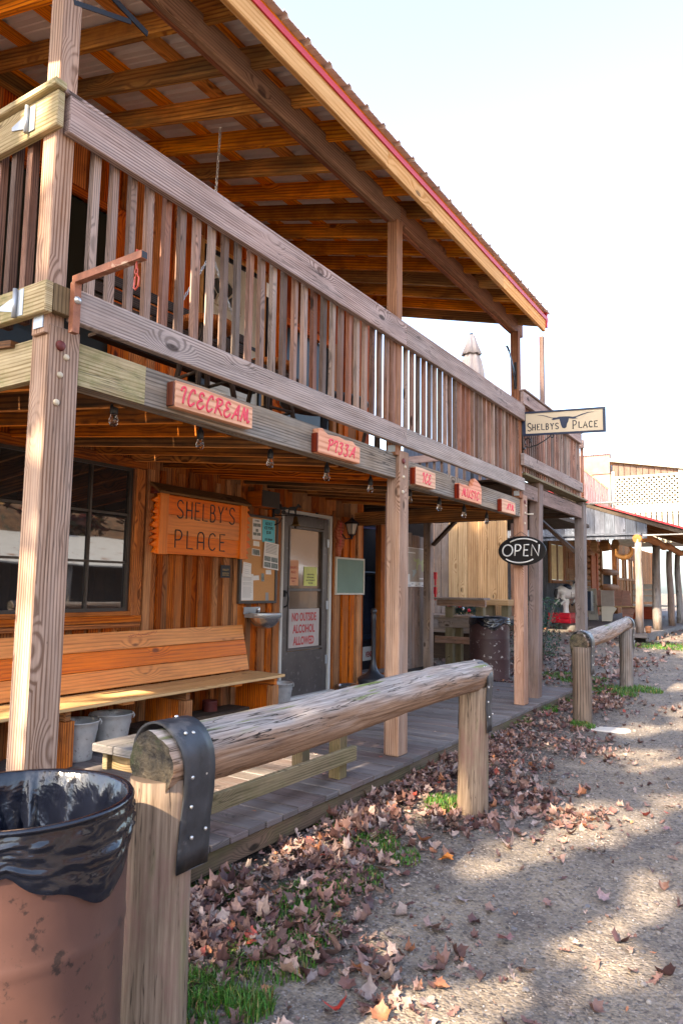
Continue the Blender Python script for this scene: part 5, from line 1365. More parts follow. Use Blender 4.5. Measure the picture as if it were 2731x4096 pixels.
# lean-to boards and shrub by the far post
lb = thing('leaning_boards', 'two loose boards leaning upright between the pine wall and far post', 'boards', (-4.2, 11.6, 0))
for x0, x1, tx in ((-4.16, -4.04, -.05), (-4.0, -3.93, .03)):
    m = MB(); m.beam(((x0+x1)/2, 12.0, .76), ((x0+x1)/2+tx, 12.1, 2.15), x1-x0, .03, up=(0, 1, 0)); m.build('board', M['gate'], lb)
def shrub(lab, x, y, z, h, r, n, col, cat='shrub'):
    s = thing('leafy_shrub', lab, cat, (x, y, z))
    m = MB()
    for k in range(7):
        a = R(0, 6.28); m.tube([(x, y, z), (x+.3*r*math.cos(a), y+.3*r*math.sin(a), z+.5*h), (x+r*.7*math.cos(a), y+r*.7*math.sin(a), z+h*R(.7, 1))], [.02, .012, .004], 5)
    m.build('stem', M['bark'], s)
    m = MB()
    for k in range(n):
        a = R(0, 6.28); q = r*math.sqrt(random.random()); zz = z+h*R(.12, 1)
        c = Vector((x+q*math.cos(a), y+q*math.sin(a), zz)); d = Vector((R(-1, 1), R(-1, 1), R(-.6, 1))).normalized()*R(.02, .04); nn = d.orthogonal().normalized()*.012
        t_ = tuple(v*R(.5, 1.5) for v in col)
        m.quad(c-nn, c+d, c+nn, c-d*.3, t=t_)
    m.build('foliage', M['grass'], s)
shrub('dark evergreen shrub growing between the two far porch posts', -3.75, 12.3, -.06, 1.15, .34, 1500, (.02, .05, .03))
shrub('thin leafy shrub behind the dark brown barrel', -4.15, 12.5, -.06, 1.25, .24, 700, (.03, .06, .035))

# ------------------------------------------------------------------ log cabin row with porch, farther up the street
cbn = thing('log_cabin_row', 'rustic log and slat cabin row with a plank porch and red edged roof', 'building', (-5, 24, 0))
# deck
m = MB()
P = [(-3.0, 18.0), (-7.2, 23.0), (-7.2, 44), (-3.05, 44)]
m.prism(P, (0, 0, .175), X_, Y_, (0, 0, .045)); dkk = m.build('porch_deck', M['deck'], cbn)
m = MB(); m.beam((-3.0, 17.985, .13), (-7.2, 22.985, .13), .05, .16); m.beam((-2.98, 18.0, .13), (-3.03, 44, .13), .05, .16); m.build('rim_board', M['oldbench'], dkk)
m = MB(); m.box(-3.62, -2.95, 17.75, 18.6, .14, .235); m.build('corner_platform', M['deck'], dkk, bevel=.004)
m = MB()
for x, y in ((-3.1, 19), (-3.1, 21.5), (-4.2, 19.6), (-5.5, 21.2)): m.box(x, x+.2, y, y+.2, -.1, .12)
m.box(-7.2, -6.9, 13, 44, -.1, .2)
m.build('footing', M['darkwood'], cbn)
# posts
def crook(m, x, y, z0, z1, r, n=7, amp=.05):
    s = R(0, 50); pts = []; rr = []
    for k in range(n+1):
        t = k/n; pts.append((x+amp*noise.noise(Vector((s, t*2, 0))), y+amp*noise.noise(Vector((s+9, t*2, 0))), z0+(z1-z0)*t)); rr.append(r*(1.1-.2*t)*(1+.1*noise.noise(Vector((s, t*5, 3)))))
    m.tube(pts, rr, 12)
for x, y, z1, r_ in ((-3.13, 17.97, 2.45, .085), (-3.10, 20.3, 2.45, .105), (-3.14, 23.0, 2.42, .09), (-3.2, 25.2, 2.42, .095), (-3.2, 29, 2.42, .09)):
    m = MB(); crook(m, x, y, .22, z1, r_, amp=.05); m.build('log_post', M['logpost'], cbn)
m = MB(); crookpts = [(-3.1+.05*math.sin(y_), y_, 2.50+.05*math.sin(y_*1.7)) for y_ in np.arange(17.9, 31, 1.2)]; m.tube(crookpts, .10, 12); m.build('eave_log', M['cabin'], cbn)
# gable boards
x = -7.0
while x < -3.06:
    w_ = .24; zt = 2.93+.345*(-3.1-(x+w_/2)); m = MB(); m.box(x, x+w_-.008, 17.98, 18.01, 2.46+R(-.01, .01), min(zt, 4.3)); m.build('gable_board', M['greywall'], cbn); x += w_
m = MB(); m.box(-7.0, -3.05, 17.93, 17.975, 2.55, 2.60); m.build('gable_batten', M['greywall'], cbn)
# roof
m = MB(); m.beam((-1.95, 24.2, 2.60), (-7.6, 24.2, 4.52), 12.5, .03); m.build('porch_roof', M['roofrust'], cbn)
m = MB(); m.beam((-1.95, 17.93, 2.615), (-7.6, 17.93, 4.535), .04, .045); m.build('roof_trim', M['roofred'], cbn)
m = MB(); m.beam((-2.0, 17.99, 2.545), (-7.6, 17.99, 4.445), .045, .11)
m.build('rafter', M['darkwood'], cbn)
for k in range(12):
    m = MB(); yy = 18.6+k*.95; m.beam((-2.05, yy, 2.54), (-7.5, yy, 4.39), .08, .10); m.build('rafter', M['cabin'], cbn)
# street facing wall with windows and doors
CX = -6.9
m = MB(); boardwall(m, 13.2, 26.8, .2, 4.3, CX, bw=.3, skip=((23.75, 25.25, 1.56, 2.76), )); m.build('wall', M['greywall'], cbn)
m = MB(); m.box(CX-.02, CX+.05, 23.5, 23.74, 1.45, 2.95); m.box(CX-.02, CX+.05, 25.26, 25.5, 1.45, 2.95); m.box(CX-.02, CX+.05, 23.74, 25.26, 2.77, 2.95); m.box(CX-.02, CX+.07, 23.74, 25.26, 1.45, 1.555); m.box(CX, CX+.04, 24.44, 24.56, 1.556, 2.765)
wfr = m.build('curtained_window', M['cabin'], cbn)
m = MB()
for y0 in (23.76, 24.58):
    for k in range(12): m.box(CX-.02+.02*(k % 2), CX+.0+.02*(k % 2), y0+k*.055, y0+k*.055+.05, 1.57, 2.75)
m.build('curtain', paint('yellow_curtain', (.72, .62, .38), .7), wfr)
m = MB(); m.box(CX+.02, CX+.05, 25.55, 26.7, .25, 3.0)
for z0 in (.4, 1.2, 2.0): m.box(CX+.05, CX+.07, 25.8, 26.45, z0, z0+.6)
m.build('panel_door', M['cabin'], cbn)
m = MB(); m.box(CX, CX+.14, 26.75, 26.95, .2, 3.4); m.build('corner_post', M['darkwood'], cbn)
m = MB(); zz = .3
while zz < 3.3: m.tube([(CX+.05, 27.0, zz), (CX+.05, 30.2, zz)], .12, 10); zz += .235
m.build('log_wall', M['cabin'], cbn)
m = MB(); m.box(CX+.15, CX+.22, 29.4, 29.6, .3, 2.7); m.box(CX+.15, CX+.2, 28.6, 29.35, .3, 2.6); m.build('red_door', wood('redwood_door', (.22, .05, .015), (.45, .14, .05), ring=9), cbn)
# open slat bays seen against the light
for y0, y1 in ((30.3, 33.2), ):
    m = MB(); m.box(CX, CX+.2, y0, y0+.25, .2, 3.2); m.box(CX, CX+.2, y1, y1+.25, .2, 3.2)
    for z in (2.0, 1.35, .75, 3.1): m.tube([(CX+.1, y0, z), (CX+.1, y1+.3, z+.03)], .14, 9)
    m.build('log_rail', M['cabin'], cbn)
    m = MB(); m.box(CX-.1, CX-.06, y0, y1, .2, 1.9); m.build('dark_backing', M['dark'], cbn)
m = MB(); y = 33.5
while y < 45:
    op_ = any(a < y < b for a, b in ((33.9, 34.3), (34.6, 35.1), (36.0, 36.7), (37.5, 37.9), (38.3, 38.8)))
    t_ = (random.random(), random.random())
    if not op_: m.box(CX, CX+.04, y, y+.10, .2, 3.4, t=t_)
    else: m.box(CX, CX+.04, y, y+.10, .2, 1.75, t=t_); m.box(CX, CX+.04, y, y+.10, 2.8, 3.4, t=t_)
    y += .16
m.build('slat_wall', M['cabin'], cbn)
m = MB(); m.box(CX+.04, CX+.08, 33.6, 39, 2.72, 2.82); m.box(CX+.04, CX+.08, 33.6, 39, 1.72, 1.82)
for yy in (33.8, 35.4, 35.95, 36.75, 37.4, 38.9): m.box(CX+.04, CX+.08, yy, yy+.1, .2, 3.0)
m.build('window_trim', M['cabin'], cbn)
m = MB(); m.box(CX+.05, CX+.09, 36.05, 36.68, .25, 1.1); m.build('white_door', M['white'], cbn)
# saddles and harness hung under the gable
for i, (x, y, w_) in enumerate(((-4.6, 18.9, .16), (-4.35, 18.9, .14), (-4.1, 19.0, .2), (-3.85, 19.0, .16))):
    m = MB(); m.prism([(-w_/2, 0), (-w_*.7, -.18), (-w_*.3, -.30), (w_*.5, -.28), (w_*.6, -.1), (w_/3, 0)], (x, y, 2.52), X_, Z_, (0, .05, 0))
    tag(m.build('hung_tool', M['cabin'], bevel=.008), ['brown leather scrap hanging under the gable, first from the left', 'second brown leather scrap hanging under the gable', 'widest brown leather scrap hanging under the gable', 'brown leather scrap hanging beside the ox yoke'][i], 'harness', 'harness pieces hanging under the gable')
m = MB(); m.tube([(-3.62+.19*math.cos(a), 18.8, 2.22+.17*math.sin(a)) for a in np.linspace(-3.4, .6, 16)], [.03+.035*math.sin(k/15*math.pi) for k in range(16)], 10)
tag(m.build('ox_yoke', M['fascia']), 'curved pale wooden horse collar hanging beside the first log post', 'horse collar')
# bench, pews, salvaged doors on that porch
pws = thing('church_pew', 'old red-brown church pew with pale curved ends on the cabin porch', 'pew', (-5.3, 25, .22))
m = MB(); m.beam((-5.75, 25.0, .95), (-5.1, 26.3, .95), .04, .58); m.build('backrest', M['pew'], pws)
m = MB(); m.obox((-5.1, 25.2, .70), ((.5, .45, 0), (-.15, .2, 0), (0, 0, .02)), 0); m.build('seat', M['pine'], pws)
endP = [(-.28, 0), (.05, 0), (.10, .25), (.22, .42), (.1, .50), (.02, .6), (-.02, 1.0), (-.30, 1.02)]
m = MB(); m.prism([(a, b) for a, b in endP], (-5.2, 24.6, .22), (.9, .3, 0), Z_, (-.01, .04, 0)); m.build('pew_end', M['offwhite'], pws)
m = MB(); m.prism([(a, b) for a, b in endP], (-4.75, 25.6, .22), (.9, .3, 0), Z_, (-.01, .04, 0)); m.build('pew_end', M['pew'], pws)
dr = thing('salvaged_door', 'white panelled door leaning on its side in front of the pew', 'door', (-5.85, 24.9, .22))
m = MB(); m.obox((-5.83, 24.9, .76), ((.16, -.03, 0), (0, .02, 0), (-.02, 0, .53)), 2); m.build('leaf', M['white'], dr, bevel=.008)
m = MB()
for z in (.42, .80): m.box(-5.9, -5.74, 24.86, 24.875, z, z+.28)
m.build('raised_panel', M['inkgrey'], dr)
dr = thing('salvaged_panel', 'grey panelled board standing behind the seat of the pew', 'panel', (-5.25, 24.5, .7))
m = MB(); m.box(-5.45, -5.05, 24.5, 24.54, .72, 1.23); m.build('leaf', M['signplate'], dr, bevel=.006)
rd = thing('red_machine', 'narrow bright red machine with a grey side behind the ride-on horse', 'machine', (-5.5, 23, .22))
m = MB(); m.box(-5.56, -5.52, 22.6, 22.9, .22, 1.22); m.box(-5.52, -5.34, 22.62, 22.9, .6, 1.2, mi=1); m.build('cabinet', [M['gloss_red'], M['navy']], rd)
ob_ = thing('porch_bench', 'whitish slatted bench between the second and third log posts', 'bench', (-4.3, 28, .22))
m = MB()
for k in range(3): m.box(-5.1, -4.2, 28.0, 28.04, .85+.22*k, 1.04+.22*k)
m.build('backrest', M['white'], ob_)
m = MB(); m.box(-5.1, -3.6, 27.5, 28.0, .68, .74); m.build('seat', M['white'], ob_)
m = MB(); m.box(-5.1, -4.3, 27.7, 27.75, .22, .68); m.build('leg', M['pew'], ob_)
pt_ = MB(); pt_.lathe([(0, 0), (.055, 0), (.065, .07), (.075, .14), (.08, .16), (.07, .16), (.05, .03), (0, .03)], (-2.99, 18.15, .237), 16)
tag(pt_.build('flower_pot', paint('terracotta', (.30, .13, .06), .7)), 'small terracotta pot beside the foot of the first log post', 'pot')
for (yy, z, i) in ((17.9, 2.53, 0), (10.33, 2.44, 1)):
    x0 = -3.0 if i == 0 else -2.5
    m = MB(); m.tube([(x0, yy, z), (x0+(.9 if i == 0 else .5), yy+.05, z+.01)], .016, 8)
    tag(m.build('pole_arm', M['offwhite']), ['pale round pole sticking out from the cabin eave corner', 'pale round pole sticking out from the top of the tall grey post'][i], 'pole')
m = MB(); m.tube([(-2.46, 7.56, 2.03), (-2.37, 7.56, 2.03)], .007, 7); tag(m.build('peg', M['offwhite']), 'short pale peg sticking out of the far saloon post', 'peg')

# ride-on horse
hr = thing('ride_on_horse', 'white and black fibreglass ride-on horse on a red box base', 'ride', (-6, 22.2, .22))
m = MB()
m.box(-6.50, -5.76, 21.9, 23.0, .222, .36); m.box(-6.46, -5.80, 21.94, 22.96, .362, .53)
m.build('base', M['gloss_red'], hr, bevel=.02, seg=2)
m = MB(); m.lathe([(.10, .53), (.085, .6), (.08, .72), (.11, .85), (.10, .95)], (-6.03, 22.35, 0), 16); m.build('column', M['horse'], hr)
HD = Vector((.45, .89, 0)); HS = Vector((.89, -.45, 0)); HC = Vector((-6.02, 22.40, 1.12))
m = MB()
def hp(a, s, z): return HC+HD*a+HS*s+Vector((0, 0, z))
m.tube([hp(-.36, 0, .02), hp(-.33, 0, .04), hp(-.25, 0, .05), hp(-.08, 0, .01), hp(.10, 0, .0), hp(.28, 0, .03), hp(.36, 0, .05), hp(.40, 0, .05)], [.06, .15, .19, .175, .175, .185, .13, .05], 20)
m.tube([hp(.26, 0, .06), hp(.36, 0, .18), hp(.44, 0, .30), hp(.47, 0, .36)], [.14, .105, .08, .06], 14)
m.tube([hp(.42, 0, .38), hp(.50, 0, .36), hp(.60, 0, .26), hp(.66, 0, .19), hp(.68, 0, .17)], [.05, .075, .055, .048, .02], 12)
for s in (-1, 1):
    m.tube([hp(-.26, s*.10, -.02), hp(-.30, s*.12, -.15), hp(-.20, s*.12, -.22), hp(-.34, s*.12, -.30), hp(-.40, s*.12, -.36)], [.085, .065, .045, .035, .032], 10)
    m.tube([hp(.28, s*.10, -.04), hp(.40, s*.11, -.12), hp(.50, s*.11, -.10), hp(.48, s*.11, -.24), hp(.42, s*.11, -.30)], [.075, .05, .04, .032, .03], 10)
    m.tube([hp(.44, s*.035, .41), hp(.445, s*.045, .47), hp(.45, s*.05, .50)], [.022, .016, .004], 6)
m.build('body', M['horse'], hr)
m = MB()
for s in (-1, 1):
    m.tube([hp(-.39, s*.12, -.35), hp(-.43, s*.12, -.40), hp(-.44, s*.12, -.43)], [.035, .042, .045], 10)
    m.tube([hp(.43, s*.11, -.29), hp(.38, s*.11, -.34), hp(.36, s*.11, -.36)], [.032, .04, .042], 10)
m.build('hoof', M['ink'], hr)
m = MB(); m.tube([hp(-.39, 0, .12), hp(-.45, 0, .10), hp(-.48, 0, -.02), hp(-.46, 0, -.14)], [.03, .055, .06, .02], 10); m.tube([hp(.30, 0, .22), hp(.38, 0, .32), hp(.44, 0, .42)], [.02, .035, .02], 8); m.build('tail_and_mane', M['ink'], hr)
m = MB(); m.tube([hp(-.08, 0, .15), hp(0, 0, .17), hp(.10, 0, .16), hp(.16, 0, .19)], [.10, .14, .13, .05], 14); m.build('saddle', M['navy'], hr)
m = MB()
for s in (-1, 1):
    m.tube([hp(.02, s*.17, .05), hp(.0, s*.2, -.2)], .008, 6); c = hp(0, s*.2, -.28)
    m.tube([c+HD*.09*math.cos(a)+Vector((0, 0, .09*math.sin(a))) for a in (math.pi/2, math.pi*7/6, math.pi*11/6)], .009, 6, closed=True)
m.build('stirrup', M['steel'], hr)
m = MB(); m.box(-6.16, -5.70, 22.9, 22.93, 1.50, 1.53); m.box(-5.95, -5.9, 22.9, 22.93, 1.2, 1.5); m.build('grab_bar', M['zinc'], hr)

# buildings rising behind the cabin row
lt = thing('lattice_building', 'white upper storey with lattice screen and railing above the cabin roof', 'building', (-5, 30.8, 3))
m = MB()
m.prism([(-6.33, 3.2), (-3.55, 3.2), (-3.55, 6.15), (-6.33, 6.62)], (0, 31.2, 0), X_, Z_, (0, 3, 0)); m.build('wall', M['lattice'], lt)
x = -6.30
while x < -3.65: m = MB(); f_ = (x+6.33)/2.78; m.box(x, x+.21, 30.93, 30.96, 5.97-.10*f_, 6.53-.45*f_); m.build('top_board', wood('white_board', (.07, .04, .03), (.17, .11, .085), ring=8, var=.1) if x < -6.29 else bpy.data.materials['white_board'], lt); x += .235
m = MB(); m.beam((-6.40, 30.9, 6.68), (-3.45, 30.9, 6.14), .3, .12); m.build('roof_edge', M['lattice'], lt)
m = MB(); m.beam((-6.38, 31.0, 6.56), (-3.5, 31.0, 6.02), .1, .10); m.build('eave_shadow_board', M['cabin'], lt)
m = MB(); 
def clip(a, b):
    x0, x1, z0, z1 = -6.22, -3.78, 4.75, 5.90
    (ax, az), (bx, bz) = a, b; t0, t1 = 0, 1; dx, dz = bx-ax, bz-az
    for p_, q_ in ((-dx, ax-x0), (dx, x1-ax), (-dz, az-z0), (dz, z1-az)):
        if abs(p_) < 1e-9:
            if q_ < 0: return None
        else:
            r_ = q_/p_
            if p_ < 0: t0 = max(t0, r_)
            else: t1 = min(t1, r_)
    return None if t0 >= t1 else ((ax+dx*t0, az+dz*t0), (ax+dx*t1, az+dz*t1))
for k in range(-30, 40):
    for sgn in (1, -1):
        x0 = -6.22+k*.19; c = clip((x0, 4.6), (x0+sgn*1.6, 6.2))
        if c: m.beam((c[0][0], 30.9+.012*sgn, c[0][1]), (c[1][0], 30.9+.012*sgn, c[1][1]), .012, .055, up=(0, 1, 0)) if False else m.obox(((c[0][0]+c[1][0])/2, 30.9+.012*sgn, (c[0][1]+c[1][1])/2), (Vector((c[1][0]-c[0][0], 0, c[1][1]-c[0][1]))/2, (0, .006, 0), Vector((-(c[1][1]-c[0][1]), 0, c[1][0]-c[0][0])).normalized()*.030), 0)
m.build('lattice', M['lattice'], lt)
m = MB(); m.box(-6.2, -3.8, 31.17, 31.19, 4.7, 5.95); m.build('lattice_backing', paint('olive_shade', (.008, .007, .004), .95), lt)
m = MB()
for x0, x1 in ((-6.33, -6.22), (-3.78, -3.62)): m.box(x0, x1, 30.86, 30.95, 3.2, 6.2)
m.box(-6.22, -3.78, 30.86, 30.95, 4.62, 4.76); m.box(-6.22, -3.78, 30.86, 30.95, 5.89, 5.97); m.box(-6.22, -3.7, 30.80, 30.86, 4.42, 4.60); m.build('frame', M['lattice'], lt)
m = MB(); x = -6.0
while x < -3.7: m.box(x, x+.14, 30.80, 30.83, 3.3, 4.42); x += .20
m.build('picket_railing', M['lattice'], lt)
m = MB(); m.box(-3.52, -3.3, 31.0, 34, 3.3, 6.0); m.build('dark_side', M['purple'], lt)
pb = thing('purple_board_wall', 'slanted wall of thin purplish grey boards left of the lattice building', 'wall', (-7, 30, 3))
x = -8.6
while x < -6.37: m = MB(); zt = 6.34-.914*(x+7.416); m.box(x, x+.085, 30.0, 30.03, 3.2, min(zt, 7.0)); m.build('board', M['purple'], pb); x += .10
m = MB(); m.beam((-7.6, 29.98, 6.55), (-6.3, 29.98, 5.36), .05, .05); m.build('edge_flashing', M['rust'], pb)
bb_ = thing('brown_shed', 'brown corrugated shed wall with cream boards below, behind the purple boards', 'shed', (-7, 30.8, 4))
m = MB(); m.box(-9, -6.42, 31.0, 31.2, 6.15, 7.0); m.build('brown_band', M['roofrust'], bb_)
m = MB(); m.box(-9, -6.42, 31.05, 31.25, 3.5, 6.148); m.build('cream_wall', paint('cream_boards', (.26, .18, .13), .6), bb_)
m = MB(); x = -9
while x < -6.4: m.tube([(x, 30.9, 7.03), (x, 31.6, 7.2)], .045, 6); x += .1
m.build('corrugated_roof', M['whitemetal'], bb_)
bg_ = thing('grey_gable', 'tall blue-grey metal clad gable with a stepped sloping edge', 'building', (-5.8, 32, 6))
P = [(-6.55, 6.2), (-4.95, 6.2), (-5.10, 6.75), (-5.30, 7.0), (-5.5, 7.2), (-5.7, 7.5), (-5.95, 7.88), (-6.1, 7.98), (-6.28, 8.3), (-6.55, 8.42)]
for k in range(7):
    x0 = -6.62+.24*k; x1 = x0+.232
    top = lambda x: np.interp(x, [-6.62, -6.28, -6.1, -5.95, -5.7, -5.5, -5.3, -5.1, -4.95], [8.95, 8.65, 8.42, 8.2, 7.9, 7.62, 7.35, 7.1, 6.9])
    m = MB(); m.prism([(x0, 6.2), (x1, 6.2), (x1, top(x1)), (x0, top(x0))], (0, 32, 0), X_, Z_, (0, .04, 0)); m.build('metal_panel', M['bluemetal'], bg_)
# stone at the foot of the far hitching rail
m = MB(); P = [(.23*math.cos(a)*(1+.15*math.sin(3*a)), .14*math.sin(a)*(1+.1*math.cos(2*a))) for a in np.linspace(0, 6.283, 13)[:-1]]
m.prism(P, (-1.60, 7.25, -.16), (.9, .3, 0), (-.3, .9, 0), (.01, 0, .06)); tag(m.build('flat_stone', M['stone'], bevel=.02, seg=2), 'flat pale stone at the foot of the far hitching rail', 'stone')

# ------------------------------------------------------------------ across the street (seen in the window) and trees
ac = thing('barn_across', 'long low barn with pale metal roof across the street, mirrored in the window', 'building', (10, 14, -.2))
m = MB(); boardwall(m, 6, 26, -.2, 1.8, 9.5, bw=.4); m.build('wall', M['darkwood'], ac)
m = MB(); m.beam((8.0, 16, 1.75), (12.5, 16, 2.9), 21, .04); m.build('roof', M['whitemetal'], ac)
m = MB(); m.box(9.45, 9.48, 9.6, 10.6, -.2, 1.6); m.build('door', M['greendoor'], ac)
for y in (7, 10, 13, 16, 19, 22, 25):
    m = MB(); m.tube([(8.2, y, -.2), (8.2, y, 1.75)], .08, 8); m.build('post', M['logpost'], ac)
hitch('log hitching rail on the other side of the street', 9.0, 12.2, 4.6, 4.6, .70, .70, .09, .085, .085)
def tree(x, y, h, cz, cr, ch_, n, lab, seed, size=.10, col=(.16, .07, .03)):
    t = thing('bare_tree', lab, 'tree', (x, y, gz(x, y)-.05), 'tall half bare trees behind the camera')
    rr = random.Random(seed); m = MB(); z0 = gz(x, y)-.1
    m.tube([(x, y, z0), (x+.1, y, z0+h*.3), (x-.1, y+.1, z0+h*.6), (x, y, z0+h*.95)], [.24, .19, .12, .02], 10)
    tips = []
    for k in range(26):
        t0 = rr.uniform(.25, .9); a = rr.uniform(0, 6.28); L = cr*(1.25-t0*.7)*rr.uniform(.6, 1.1); b = Vector((x, y, z0+h*t0)); e = b+Vector((math.cos(a)*L, math.sin(a)*L, L*rr.uniform(.25, .7)))
        mid = b.lerp(e, .5)+Vector((0, 0, -.1*L)); m.tube([b, mid, e], [.065*(1.1-t0), .04*(1.1-t0), .012], 6)
        for j in range(5):
            q = b.lerp(e, rr.uniform(.35, 1)); f = q+Vector((rr.uniform(-1, 1), rr.uniform(-1, 1), rr.uniform(-.3, .9)))*L*.35; m.tube([q, f], [.018, .005], 4); tips.append((q, f))
    m.build('trunk', M['bark'], t)
    m = MB()
    for k in range(n):
        q, f = tips[rr.randrange(len(tips))]; c = q.lerp(f, rr.uniform(.1, 1.2))+Vector((rr.gauss(0, .22), rr.gauss(0, .22), rr.gauss(0, .22)))
        if not clear_of_light(c): continue
        d = Vector((rr.uniform(-1, 1), rr.uniform(-1, 1), rr.uniform(-1, 1))).normalized(); e = d.orthogonal().normalized()
        s = size*rr.uniform(.6, 1.4); tt = tuple(v*rr.uniform(.5, 1.6) for v in col)
        m.quad(c-d*s-e*s*.6, c+d*s-e*s*.6, c+d*s+e*s*.6, c-d*s+e*s*.6, t=tt)
    m.build('crown', M['leaf'], t)
LIT = [((-1.55, 2.15, -.2), .24), ((-1.2, 1.7, -.2), .22), ((-1.5, 2.4, -.2), .15), ((-1.42, 2.02, -.2), .14), ((-1.35, 1.9, -.2), .16), ((-1.0, 2.35, -.2), .13), ((-.9, 2.5, -.2), .08), ((-1.37, 3.67, -.2), .14), ((-1.24, 3.95, -.2), .15), ((-1.08, 4.25, -.2), .14), ((-1.0, 4.6, -.2), .16),
 ((-1.2, 4.75, -.2), .13), ((-1.85, 4.3, -.2), .08), ((-2.05, 4.25, -.2), .10), ((-.75, 3.1, -.2), .09), ((-.64, 3.0, -.2), .08), ((-.62, 3.7, -.2), .12), ((-2.2, 6.7, -.2), .16), ((-1.9, 6.5, -.2), .13), ((-1.05, 6.4, -.2), .25), ((-1.4, 7.6, -.2), .25), ((-1.0, 9.0, -.2), .35), ((-1.7, 8.6, -.2), .16),
 ((-4.13, 3.2, 0), .14), ((-4.05, 3.4, 0), .13), ((-3.95, 3.65, 0), .12), ((-2.98, 3.57, 0), .10), ((-3.0, 3.95, 0), .09), ((-2.99, 4.35, 0), .11), ((-2.95, 4.8, 0), .10), ((-4.28, 2.5, .4), .2), ((-4.28, 2.8, .4), .16), ((-4.33, 3.0, .4), .12), ((-4.35, 3.35, .4), .14), ((-4.3, 3.65, .4), .13), ((-4.28, 4.0, .4), .09), ((-4.2, 4.6, .4), .05),
 ((-1.74, 1.5, .0), .09), ((-1.76, 1.5, .25), .08), ((-1.74, 1.5, .42), .07), ((-1.9, 4.2, .0), .08), ((-1.9, 4.2, .2), .07), ((-1.50, .95, .05), .13), ((-1.62, .88, .25), .08), ((-1.42, 1.0, -.1), .10), ((-2.53, 1.66, 2.9), .09), ((-2.53, 1.66, 2.6), .06), ((-2.53, 1.66, 1.2), .09), ((-2.53, 1.66, .7), .07), ((-2.53, 1.66, 1.9), .08), ((-2.65, 1.62, 3.13), .14), ((-2.9, 1.62, 2.33), .2), ((-2.9, 1.62, 3.13), .15), ((-3.1, 1.7, 2.12), .2),
 ((-2.35, 7.4, 1.63), .05), ((-3.5, -1, -.2), 2.0), ((-5.5, -2.5, -.2), 2.5), ((-2.2, .2, -.2), .7), ((1.9, 2, -.2), 1.5), ((2.8, 6, -.2), 2.2), ((2.6, 11, -.2), 2), ((-.75, 5.4, -.2), .14), ((-.45, 4.6, -.2), .12), ((-.9, 8.2, -.2), .2), ((-3.1, 18, .9), .3), ((-4.6, 17.9, 2.5), .25), ((-6, 17.9, 2.5), .3), ((-2.2, 12, -.1), .3), ((-1.3, 13, -.1), .4), ((-2, 17, -.1), .7), ((-2.5, 20, -.1), .8), ((-1.5, 10.8, -.1), .3)]
LIT = [(Vector(p), r) for p, r in LIT]
def clear_of_light(c):  # shapes the crowns: drops leaves that would block sun to LIT spots
    for p, r in LIT:
        d = c-p; t_ = d.dot(SUN)
        if t_ > 0 and (d-SUN*t_).length < r*(1.0+.4*noise.noise(c*2.5))+.11: return False
    return True
TREES = [(-.6, -4.6, 9, 2.6), (-3.6, -6.5, 16, 3.4), (-7.0, -6.5, 23, 4.4), (-5.2, -9.5, 25, 4.6), (-.9, -9.5, 15, 3.0), (-2.2, -14, 19, 4)]  # the two tallest are added out of view to shade distant walls
for i, (x, y, h, cr) in enumerate(TREES):
    tree(x, y, h, 0, cr, 0, int(5200*cr/3), 'half bare tree %s' % ['close behind the camera on the left', 'behind the near end of the saloon', 'added unseen behind the saloon corner as extra shade', 'tallest, added unseen behind the saloon corner as extra shade', 'in the middle distance behind the camera', 'farthest back on the saloon side'][i], 40+i, size=.13)
for i, (x, y, h) in enumerate(((15, 12, 9), (16, 17, 10), (15.5, 22, 9), (17, 8, 10), (15, 27, 9))):
    t_ = tree(x, y, h, 0, 3, 0, 2500, '%s brown leaved tree behind the barn across the street' % ['first', 'second', 'third', 'nearest', 'farthest'][i], 80+i, size=.16, col=(.20, .09, .04))

# wooded bank behind the barn
m = MB(); NX, NY = 30, 60
for j in range(NY+1):
    for i in range(NX+1):
        x = 19+i*1.6; y = -20+j*1.6; m.V.append(Vector((x, y, -.6+13*(1-math.exp(-((x-19)/14)**1.5))+1.2*noise.noise(Vector((x*.3, y*.3, 0))))))
for j in range(NY):
    for i in range(NX): a = j*(NX+1)+i; m.face((a, a+1, a+NX+2, a+NX+1), [(0, 0)]*4, (.5, .5), 0, True)
struct(m.build('hill', paint('leafy_bank', (.13, .07, .035), .95, 0, .5, 3, (.05, .05, .03), .6, .8, 6, spotscale=2), base=(0, 0, 0)), label='brown leaf covered bank across the street')
# ------------------------------------------------------------------ loose ground cover
def dens(x, y):
    """how thickly the fallen leaves lie"""
    if y < 9.3:
        if x < -2.36: return 0
        if y < 2.0: return .15
        w_ = .72+.22*math.sin(y*1.3+1)+.25*math.sin(y*3.1)+(.25 if y < 4 else 0)
        d = (x+2.36)/w_
        return math.exp(-(d**2)*1.7)+(.02 if y > 5 else .012)
    if x < -3.1 and y < 17: return .55
    if x < -2.0: return .45 if y < 22 else .3
    return .035+.4*math.exp(-((y-7.3)/.5)**2)*(x < -.7)
LC = [((.15, .07, .055), 4), ((.23, .125, .10), 6), ((.31, .19, .155), 6), ((.44, .31, .25), 3), ((.09, .042, .04), 4), ((.42, .17, .08), .9), ((.36, .06, .04), .3), ((.24, .19, .175), 3)]
LCc = [c for c, w_ in LC]; LCw = [w_ for c, w_ in LC]
maple = [(0, -.15), (.15, 0), (.40, -.08), (.43, .16), (.60, .38), (.40, .46), (.33, .60), (.15, .68), (0, .98), (-.17, .66), (-.31, .62), (-.42, .44), (-.56, .42), (-.43, .14), (-.42, -.04), (-.13, 0)]
